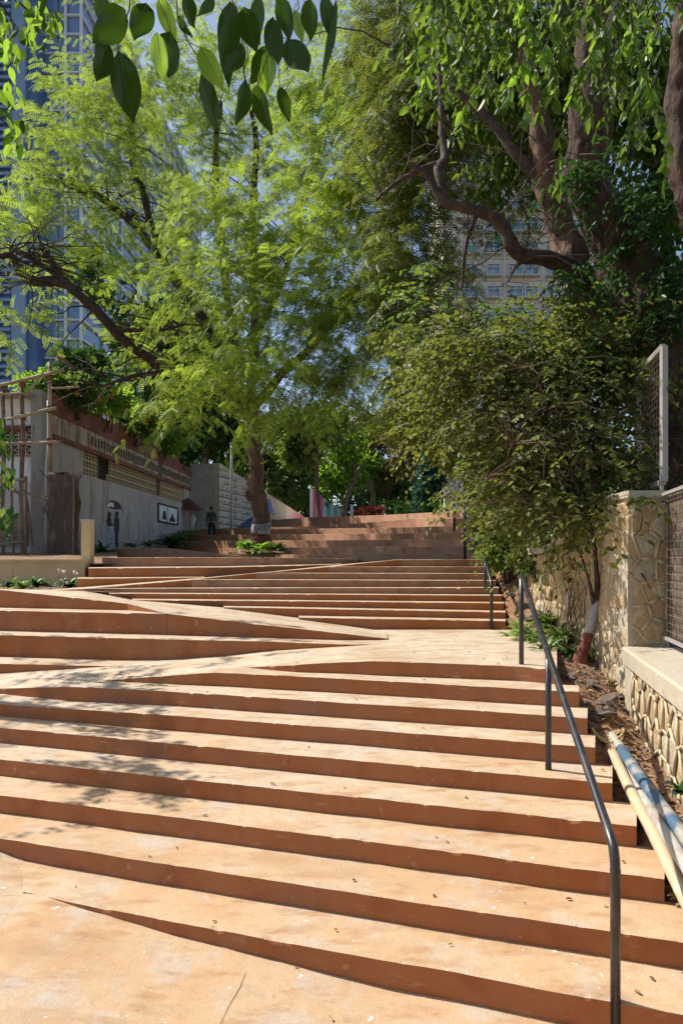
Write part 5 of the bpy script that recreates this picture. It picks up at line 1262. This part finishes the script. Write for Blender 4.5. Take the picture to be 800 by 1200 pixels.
# ---------------------------------------------------------------- small painted tree with a mass of creeper over the wall
def small_tree():
    base = at(679, 775, 7.9)
    t = thing('creeper_covered_tree', base, 'small leaning tree with red and white painted foot smothered in creeper leaves', 'tree')
    d = 7.9
    mb = MB(); limb(mb, [(677, 782, d, 10), (681, 768, d, 7.4), (686, 752, d, 6.2), (689, 742, d, 5.8)], n=12, jit=.25); mb.build('red_painted_foot', M_redox, t, smooth=True)
    mb = MB(); limb(mb, [(689, 742, d, 5.8), (694, 722, d, 5.4), (699, 704, d, 5)], n=12, jit=.25); mb.build('white_painted_stem', M_whtrunk, t, smooth=True)
    for k, b in enumerate(([(699, 706, d, 5.5), (705, 680, d, 3.6), (707, 640, d, 3.2), (702, 590, d, 3), (690, 520, d, 2.4)], [(697, 706, d, 4.5), (698, 670, d - .1, 2.6), (692, 620, d - .1, 2.2), (670, 560, d, 1.8), (640, 500, d, 1.4)], [(700, 704, d, 4), (713, 680, d + .1, 2.2), (722, 630, d + .1, 2.2), (726, 570, d, 1.6)], [(694, 708, d, 3), (688, 676, d - .2, 1.5), (676, 640, d - .2, 1.2)], [(705, 650, d, 1.6), (740, 660, 7.2, 1.2), (762, 690, 6.9, .8)], [(706, 640, d, 1.2), (745, 625, 7, 1), (752, 600, 6.9, .7)])):
        mb = MB(); limb(mb, b, n=7, jit=.3, seed=40 + k); mb.build('stem', M_bark_dark if k else M_bark, t, smooth=True)
    mb = MB(); st = [at(x, y, 8) for x, y in ((700, 600), (660, 540), (640, 480), (690, 500), (600, 520), (720, 560), (570, 560), (620, 430), (710, 620), (650, 600))]; twigs(mb, st, 150, 1.2, .006, spread=.9); mb.build('twigs', M_bark, t, kind='stuff')
    C = [cl(560, 425, 9.2, 58, 48, .7), cl(640, 440, 9, 74, 54, .8), cl(705, 455, 8.6, 44, 52, .6), cl(590, 495, 9, 66, 46, .8), cl(655, 520, 8.4, 66, 50, .7), cl(578, 556, 9.4, 30, 32, .5), cl(600, 590, 8.8, 52, 34, .6), cl(522, 480, 10, 44, 46, .8), cl(706, 545, 8.1, 34, 44, .4), cl(665, 600, 8.2, 44, 28, .4), cl(695, 590, 7.9, 34, 26, .3), cl(592, 612, 9.6, 20, 12, .3), cl(700, 630, 7.9, 14, 22, .2, 260), cl(738, 590, 7.2, 14, 16, .2, 200)]
    C += [cl(500, 430, 10.5, 36, 40, .7), cl(560, 410, 9.6, 40, 26, .7), cl(690, 400, 9.2, 50, 34, .6), cl(740, 430, 8.6, 26, 40, .4)]
    sprays(t, L_creeper, C, 1250, L_=.66, per=12, size=.115, kind='leaf', width=.55, droop=.8, side=1.0, name='creeper_foliage', tvar=.3)
    C = [cl(560, 430, 9, 70, 50, .8), cl(660, 440, 8.8, 70, 60, .7), cl(530, 490, 9.6, 40, 34, .7), cl(620, 555, 8.8, 40, 40, .6), cl(700, 560, 8, 30, 60, .4)]
    sprays(t, L_creeper, C, 150, L_=1.25, per=16, size=.11, kind='leaf', width=.5, droop=.5, side=.9, up=.5, name='long_shoots', tvar=.3)
    C = [cl(640, 372, 9.6, 50, 16, .6), cl(700, 370, 9.2, 40, 30, .6), cl(580, 372, 9.8, 40, 14, .6), cl(500, 360, 10.5, 30, 40, .6)]
    sprays(t, L_mid, C, 110, L_=.8, per=11, size=.11, kind='leaf', width=.45, droop=.7, name='upper_shoots', tvar=.3)
    vm = MB()
    for k in range(11):
        y = rnd.uniform(7.95, 10.6); z = rnd.uniform(-1.1, -.6); x = wall_x(y) - .06; pts = []
        for j in range(9): pts.append(Vector((x - .03 * math.sin(j + k), y, z))); y += rnd.uniform(-.16, .14); z += rnd.uniform(.06, .2); x = min(x, wall_x(y) - .04)
        vm.tube(pts, [.008 - .0007 * j for j in range(9)], 5)
    vm.build('wall_vines', M_bark, t, kind='stuff')
    C = [cl(575, 600, 12, 18, 16, .4), cl(604, 604, 10.5, 30, 22, .5), cl(580, 545, 11, 30, 34, .6), cl(615, 560, 10, 34, 30, .5)]
    crown(t, L_mid, C, 3600, .11, width=.5, sub=26, subr=.17, droop=.3, name='lower_foliage')
small_tree()
def bush(label, clumps, m, n, size, name='shrub', cat='shrub', width=.45, stems=3, group=None, sub=16, flowers=None):
    c0 = clumps[0]; x, y, z = c0[0]; zb = z - c0[1][2] * 1.1
    t = thing(name, (x, y, zb), label, cat, group=group)
    crown(t, m, clumps, n, size, width=width, sub=sub, subr=.2, droop=.1, name='foliage')
    mb = MB()
    for k in range(stems):
        mb.tube([Vector((x + rnd.uniform(-.2, .2), y, zb - .3)), Vector((x + rnd.uniform(-.3, .3), y, z)), Vector((x + rnd.uniform(-.6, .6), y + rnd.uniform(-.3, .3), z + c0[1][2] * .6))], [.03, .02, .01], 5)
    mb.build('stems', M_bark_dark, t, kind='stuff')
    if flowers:
        fm, nf, s = flowers; P, O, i_ = in_clumps(clumps, nf, shell=.85)
        f_ = MB()
        for p in P:
            for k in range(3): f_.blob(Vector(tuple(p)) + Vector((rnd.uniform(-s, s), rnd.uniform(-s, s), rnd.uniform(-s, s))), s, 5, 3, .8, seed=k)
        f_.build('flowers', fm, t, kind='stuff')
    return t
bush('leafy green shrubs on the bank behind the second handrail', [cl(600, 640, 12, 34, 22, .6), cl(628, 655, 11.4, 26, 18, .5)], L_mid, 2600, .13)
bush('green shrub above the middle handrail by stair edge', [cl(572, 615, 14.5, 16, 16, .5), cl(562, 580, 16, 12, 16, .5)], L_mid, 1100, .16)
bush('dark shrub between the handrail top and the stone wall', [cl(585, 650, 13.5, 22, 16, .5)], L_dark, 900, .13)
bush('low broad leaved plant on the bank right of the upper handrail', [cl(640, 668, 10.8, 18, 12, .3)], L_dark, 400, .14)
# roof garden
for k, (px, py, d, rx, ry, m, fl_, lab) in enumerate((
    (52, 458, 22.6, 22, 15, L_bright, None, 'bright leafy creeper at the near corner of the roof'),
    (92, 430, 25, 30, 20, L_dark, None, 'dark rounded shrub on the roof behind the corner'),
    (90, 465, 23.5, 26, 16, L_mid, (M_flower, 9, .05), 'green roof shrub with a few orange flowers near the corner'),
    (128, 478, 26, 26, 18, L_bright, (M_flower, 16, .06), 'tall roof shrub dotted with orange flowers mid parapet'),
    (160, 496, 29, 24, 18, L_mid, (M_flower, 18, .07), 'orange flowering roof shrub right of the tallest one'),
    (188, 515, 33, 24, 16, L_bright, None, 'light green roof shrub toward the far parapet end'),
    (212, 530, 37, 20, 14, L_dark, None, 'dark roof shrub at the far end above concrete block'))):
    bush(lab, [cl(px, py, d, rx, ry, 1.0), cl(px + 8, py - 8, d, rx * .6, ry * .8, .8)], m, 1300, .24, name='roof_shrub', flowers=fl_, group='shrubs of the roof garden')

# ---------------------------------------------------------------- strap leaved plants
def rosette(mb_or, c, n, L_, w, m, arch=.9, up=.9):
    pass
def strap_mesh(name, n, L_, w, m, arch=.9, spread=1.0, seed=1):
    r_ = random.Random(seed); V_ = []; F_ = []; T_ = []
    for k in range(n):
        a = r_.uniform(0, 2 * math.pi); el = r_.uniform(.35, 1.35) if spread >= 1 else r_.uniform(.9, 1.4); l = L_ * r_.uniform(.6, 1.1)
        dx = Vector((math.cos(a), math.sin(a), 0)); sd = Vector((-dx.y, dx.x, 0)); p = Vector((r_.uniform(-.03, .03), r_.uniform(-.03, .03), 0)) * (L_ * 3)
        e = el; tt = r_.random(); b = len(V_)
        for j in range(7):
            t = j / 6; ww = w * (.5 + 1.0 * math.sin(math.pi * min(1, t * .8 + .18))) * (1 - t ** 3) * .5 + .001
            V_ += [p - sd * ww, p - Vector((0, 0, ww * .5)), p + sd * ww]
            p = p + (dx * math.cos(e) + Vector((0, 0, 1)) * math.sin(e)) * (l / 6); e -= arch * (.25 + .3 * t)
        for j in range(6):
            for i in range(2): F_.append((b + j * 3 + i, b + j * 3 + i + 1, b + j * 3 + 3 + i + 1, b + j * 3 + 3 + i)); T_.append(tt)
    return mesh_np(name, np.array([tuple(v) for v in V_]), np.array(F_), m, np.array(T_))
def strap_plant(name, label, pos, n, L_, w, m, group=None, flower=None, arch=.9, seed=1, spread=1.0):
    t = thing(name, pos, label, 'plant', group=group)
    o = inst('leaves', strap_mesh('leaves', n, L_, w, m, arch, spread, seed), t, tuple(pos)); o['kind'] = 'stuff'
    if flower:
        mb = MB()
        for k in range(flower[1]): mb.blob(Vector(pos) + Vector((rnd.uniform(-.2, .2), rnd.uniform(-.2, 0), rnd.uniform(.05, .35))), .03, 5, 3, .6, seed=k)
        mb.build('flowers', flower[0], t, kind='stuff')
for k, (px, py, d, n, l, w, m, lab) in enumerate((
    (640, 752, 8.3, 46, .46, .035, L_strap, 'bright arching strap leaved clump left of the small painted tree'),
    (622, 738, 9.0, 40, .44, .032, L_strap, 'fern green clump nearest the landing edge behind the rail'),
    (655, 735, 8.8, 44, .48, .034, L_strap, 'tall strap leaved clump just behind the painted foot'),
    (668, 758, 8.1, 34, .36, .030, L_mid, 'darker low clump touching the red painted foot'),
    (640, 722, 9.6, 36, .44, .034, L_mid, 'green clump at the foot of the stone wall behind others'),
    (610, 722, 9.8, 30, .40, .030, L_bright, 'small bright feathery clump beside the foot of second handrail'),
    (705, 745, 8.2, 34, .44, .030, L_mid, 'strap leaved clump between the painted tree and stone wall'),
    (600, 735, 9.6, 22, .30, .028, L_strap, 'smallest yellow green tuft at the corner of the landing'))):
    x = (px - 400) / F * d; strap_plant('strap_plant', lab, (x, d, soil_z(x, d) + .0), n, l, w, m, group='strap leaved plants beside the landing', seed=k + 1)
strap_plant('leafy_weed', 'small dark green weed growing from the low rubble wall foot', (2.37, 4.75, -1.62), 16, .16, .05, L_dark, seed=77)
for k, (px, py, d, n, l, w, m, lab, fl_) in enumerate((
    (12, 688, 13.6, 40, .42, .035, L_dark, 'dark strap plant at the far left before the yellow planter wall', None),
    (42, 688, 13.6, 44, .45, .035, L_dark, 'dark spreading plant before the middle of the planter wall', None),
    (27, 689, 13.2, 30, .34, .035, L_mid, 'low green plant between two darker ones by planter wall', None),
    (82, 688, 13.6, 50, .42, .040, L_dark, 'dark rounded plant with tiny white flowers at planter wall end', (M_flower_w, 12)),
    (120, 650, 21.5, 46, .75, .06, L_dark, 'dark leafy plant at the feet of the painted pair', None),
    (156, 641, 25.5, 14, .70, .06, L_dark, 'sparse young plant between the painted pair and framed picture', None),
    (175, 640, 28, 14, .75, .06, L_dark, 'thin dark plant below and left of the framed picture', None),
    (200, 640, 30.5, 60, 1.1, .09, L_dark, 'broad dark plant in the bed under the framed picture', None),
    (216, 636, 33, 60, 1.2, .09, L_mid, 'arching green plant near the wall shrine at bed end', None),
    (290, 643, 21.6, 26, .62, .14, L_bright, 'sunlit broad leaved plant left of the painted trunk foot', None),
    (303, 646, 21.3, 24, .55, .13, L_bright, 'bright plant directly in front of the painted trunk foot', None),
    (326, 645, 21.6, 26, .55, .13, L_mid, 'green plant right of the painted trunk foot', None))):
    p = at(px, py, d); strap_plant('bed_plant', lab, tuple(p), n, l, w, m, flower=fl_, seed=50 + k)
mb = MB(); c = at(308, 650, 22.3); mb.blob(c + Vector((0, 0, -.02)), (1.15, .9, .16), 16, 6, .3); o = mb.build('tree_pit_soil', M_earth, kind='structure', smooth=True)

# ---------------------------------------------------------------- trees on top of the hill
def hill_tree(label, trunk, clumps, m, n, size, bark=None, name='hill_tree', kind='leaf', width=.45, extra=(), group='trees at the top of the stairs'):
    px, py, d, r = trunk[0]; t = thing(name, at(px, py, d), label, 'tree', group=group)
    mb = MB(); q = limb(mb, trunk, n=8, jit=.3, seed=px * .1); mb.build('trunk', bark or M_bark, t, smooth=True)
    for e in extra: mb = MB(); limb(mb, e, n=6, jit=.3, seed=e[0][0] * .1); mb.build('branch', bark or M_bark, t, smooth=True)
    mb = MB(); twigs(mb, q[-3:], 14, 3.5 * d / 50, .05 * d / 50); mb.build('twigs', M_bark_dark, t, kind='stuff')
    crown(t, m, clumps, n, size, kind=kind, width=width, sub=30, subr=.17, droop=.35, shell=.1)
H_ = hill_tree
H_('dark leafy tree rising behind the far end of the long building', [(238, 600, 44, 5), (240, 540, 44, 4.4), (244, 490, 44, 3.6), (250, 440, 44, 2.4)], [cl(232, 480, 44, 40, 34, 2.6), cl(262, 510, 44, 40, 30, 2.6), cl(205, 500, 45, 32, 22, 2), cl(250, 440, 45, 44, 30, 2.6)], L_dark, 4200, .55)
H_('dense dark tree behind the sloping retaining wall', [(330, 606, 60, 3.4), (328, 560, 60, 3), (330, 510, 60, 2)], [cl(330, 525, 60, 52, 34, 3.4), cl(345, 575, 60, 34, 26, 2.6), cl(290, 545, 60, 30, 36, 3), cl(318, 570, 58, 26, 26, 2)], L_mid, 4200, .62)
H_('straight dark trunked tree growing before the pink painted panels', [(373.5, 612, 47.5, 3), (373, 590, 47.5, 2.7), (371, 560, 47.5, 2.4), (372, 520, 47.5, 1.8)], [cl(372, 505, 48, 46, 32, 2.6), cl(350, 530, 48, 26, 20, 2)], L_mid, 2800, .5)
H_('tree with pale leaning trunk and bright yellow green leaves at hilltop', [(403.5, 610, 62, 3.6), (405, 590, 62, 3.4), (409, 573, 62, 3), (416, 560, 62, 2.8), (415, 546, 62, 2.4), (420, 528, 62, 1.6)], [cl(394, 556, 64, 24, 24, 2.4), cl(408, 520, 62, 26, 22, 2.4), cl(384, 575, 66, 14, 12, 1.6), cl(425, 545, 66, 22, 16, 2)], L_bright, 3400, .55, bark=M_bark_grey, extra=([(416, 560, 62, 2), (422, 550, 62, 1.6), (430, 543, 62, 1)],))
H_('slender pinkish barked tree behind the red planter bushes', [(437, 608, 68, 3.2), (437, 585, 68, 2.8), (434, 560, 68, 2.2), (436, 520, 68, 1.6)], [cl(436, 525, 68, 26, 26, 2.6), cl(430, 495, 68, 30, 20, 2.6), cl(450, 555, 70, 20, 18, 2)], L_olive, 2600, .5, bark=M_bark_grey)
H_('short dark spreading tree right of the pinkish barked one', [(464, 606, 72, 3.2), (462, 590, 72, 2.6), (468, 570, 72, 2)], [cl(462, 560, 72, 26, 20, 2.8), cl(480, 580, 72, 20, 16, 2.2), cl(440, 578, 74, 20, 14, 2)], L_mid, 2000, .55)
H_('tree with thin black upright trunk near the centre top of the steps', [(483, 606, 58, 1.9), (483, 585, 58, 1.8), (484, 560, 58, 1.5), (484, 530, 58, 1)], [cl(484, 530, 58, 34, 24, 2.4), cl(470, 500, 60, 34, 26, 2.6), cl(500, 510, 60, 26, 24, 2.2)], L_olive, 3400, .5, bark=M_blackp)
H_('bluish green drooping tree left of the small white wall', [(506, 606, 50, 2), (506, 580, 50, 1.8), (506, 545, 50, 1.2)], [cl(506, 578, 50, 15, 26, 1), cl(506, 548, 50, 12, 20, .9), cl(497, 585, 51, 12, 16, 1)], L_teal, 2400, .42)
H_('green tree overhanging the last handrail from the right', [(565, 610, 24, 5), (558, 570, 24, 4), (545, 520, 24, 3), (530, 470, 24, 2)], [cl(535, 532, 24, 30, 20, 1.6), cl(510, 500, 22, 34, 34, 1.6), cl(490, 450, 20, 34, 34, 1.6), cl(470, 500, 24, 26, 26, 1.4), cl(556, 560, 24, 12, 12, .8)], L_creeper, 5600, .22)
H_('tall dark tree standing behind the long building and painted tree', [(176, 640, 33, 9), (180, 560, 33, 8), (190, 480, 33, 6), (200, 400, 33, 4)], [cl(120, 330, 35, 40, 30, 2.4), cl(190, 440, 33, 60, 50, 3), cl(160, 380, 34, 40, 40, 2.4), cl(225, 390, 34, 50, 50, 3), cl(240, 450, 34, 44, 40, 2.6)], L_dark, 4600, .46)
bush('low reddish bougainvillea bushes at the top of the stairs', [cl(436, 601, 56, 17, 5.5, 1), cl(425, 602, 56, 10, 4, 1)], leaf_mat('red_bract', (.14, .04, .03), (.42, .10, .08), (.4, .1, .06), .3), 900, .3)
bush('light green bush at the hilltop right of the black trunk', [cl(462, 597, 66, 20, 8, 1.6), cl(495, 596, 60, 12, 8, 1.4)], L_bright, 1300, .4)
bush('deep green bush under the bluish tree by the path end', [cl(510, 598, 46, 12, 6, 1), cl(478, 598, 56, 12, 6, 1)], L_dark, 900, .35)
for px, lab in ((448.5, 'short white post right of the red bushes at hilltop'), (412, 'short white post beside the pale leaning trunk at hilltop')):
    pole_thing(px, 592, 606, 58, .14, M_whitep, lab, cat='post', name='white_post')
pole_thing(395, 545, 606, 70, .07, M_conc_pale, 'thin pale lamp pole behind the teal painted panels')
def tread_litter():
    P = []
    for L_, n, back in ((S8, 7, .3), (S7, 7, .3), (S6, 6, .3), (S5, 6, .3), (S4, 6, .3), (S3, 5, .2), (S2, 5, .2), (S0, 8, .9), (S1, 4, .2)):
        for k in range(n):
            px = rnd.uniform(max(20, L_.p[0][0] + 20), L_.p[-1][0] - 10); p = L_.P(px); y = p.y + rnd.uniform(.05, back); P.append((p.x * y / p.y, y, p.z + .010))
    for k in range(22): P.append((rnd.uniform(-1.9, .3), rnd.uniform(3.0, 4.1), -2.405))
    P = np.array(P); n = len(P)
    V_, F_ = scatter(leaf_template(), P, rand_unit(n) * np.array([1, 1, .1]), rand_unit(n) * .15 + np.array([0, 0, 1]), .018 + .035 * rs.rand(n), .01 + .014 * rs.rand(n))
    me = mesh_np('fallen_leaflets', V_, F_, leaf_mat('fallen_leaflet', (.07, .035, .02), (.40, .27, .12), (.2, .15, .06), .1), np.repeat(rs.rand(n), 2))
    o = bpy.data.objects.new('fallen_leaflets', me); COL.objects.link(o); tag(o, 'tiny fallen leaflets scattered over the sunlit treads', 'litter', kind='stuff')
    for pts in ([(288, 1140), (281, 1158), (270, 1176), (258, 1200), (250, 1216)],):
        mb = MB(); Q = []
        for px, py in pts:
            a_ = -Fb(px).z; d = a_ * F / (py - HY); b0_, b1_ = Fb(px), Ff(px); t = (b0_.y - d) / (b0_.y - b1_.y); z = b0_.z + (b1_.z - b0_.z) * t; d = -z * F / (py - HY); Q.append(Vector(((px - 400) / F * d, d, z + .003)))
        mb.tube(Q, [.0008, .0014, .0012, .0010, .0008][:len(Q)], 5); mb.build('crack', M_bark_dark, stair)
tread_litter()
# far-off wood
C = [cl(px, py, d, 46, 34, 5) for px, py, d in ((120, 560, 110), (180, 540, 110), (240, 560, 105), (300, 575, 100), (350, 580, 105), (400, 585, 110), (450, 588, 110), (500, 580, 105), (550, 570, 100), (600, 560, 100), (660, 560, 95), (720, 560, 90), (780, 560, 85), (620, 530, 100), (700, 520, 95), (820, 540, 80), (60, 560, 110), (900, 560, 80))]
w_ = crown(None, L_dark, C, 6000, 1.3, width=.6, sub=30, subr=.2, name='far_woodland'); tag(w_, 'dark wooded hillside seen between the nearer trees', 'woodland', kind='stuff')
w_['kind'] = 'stuff'
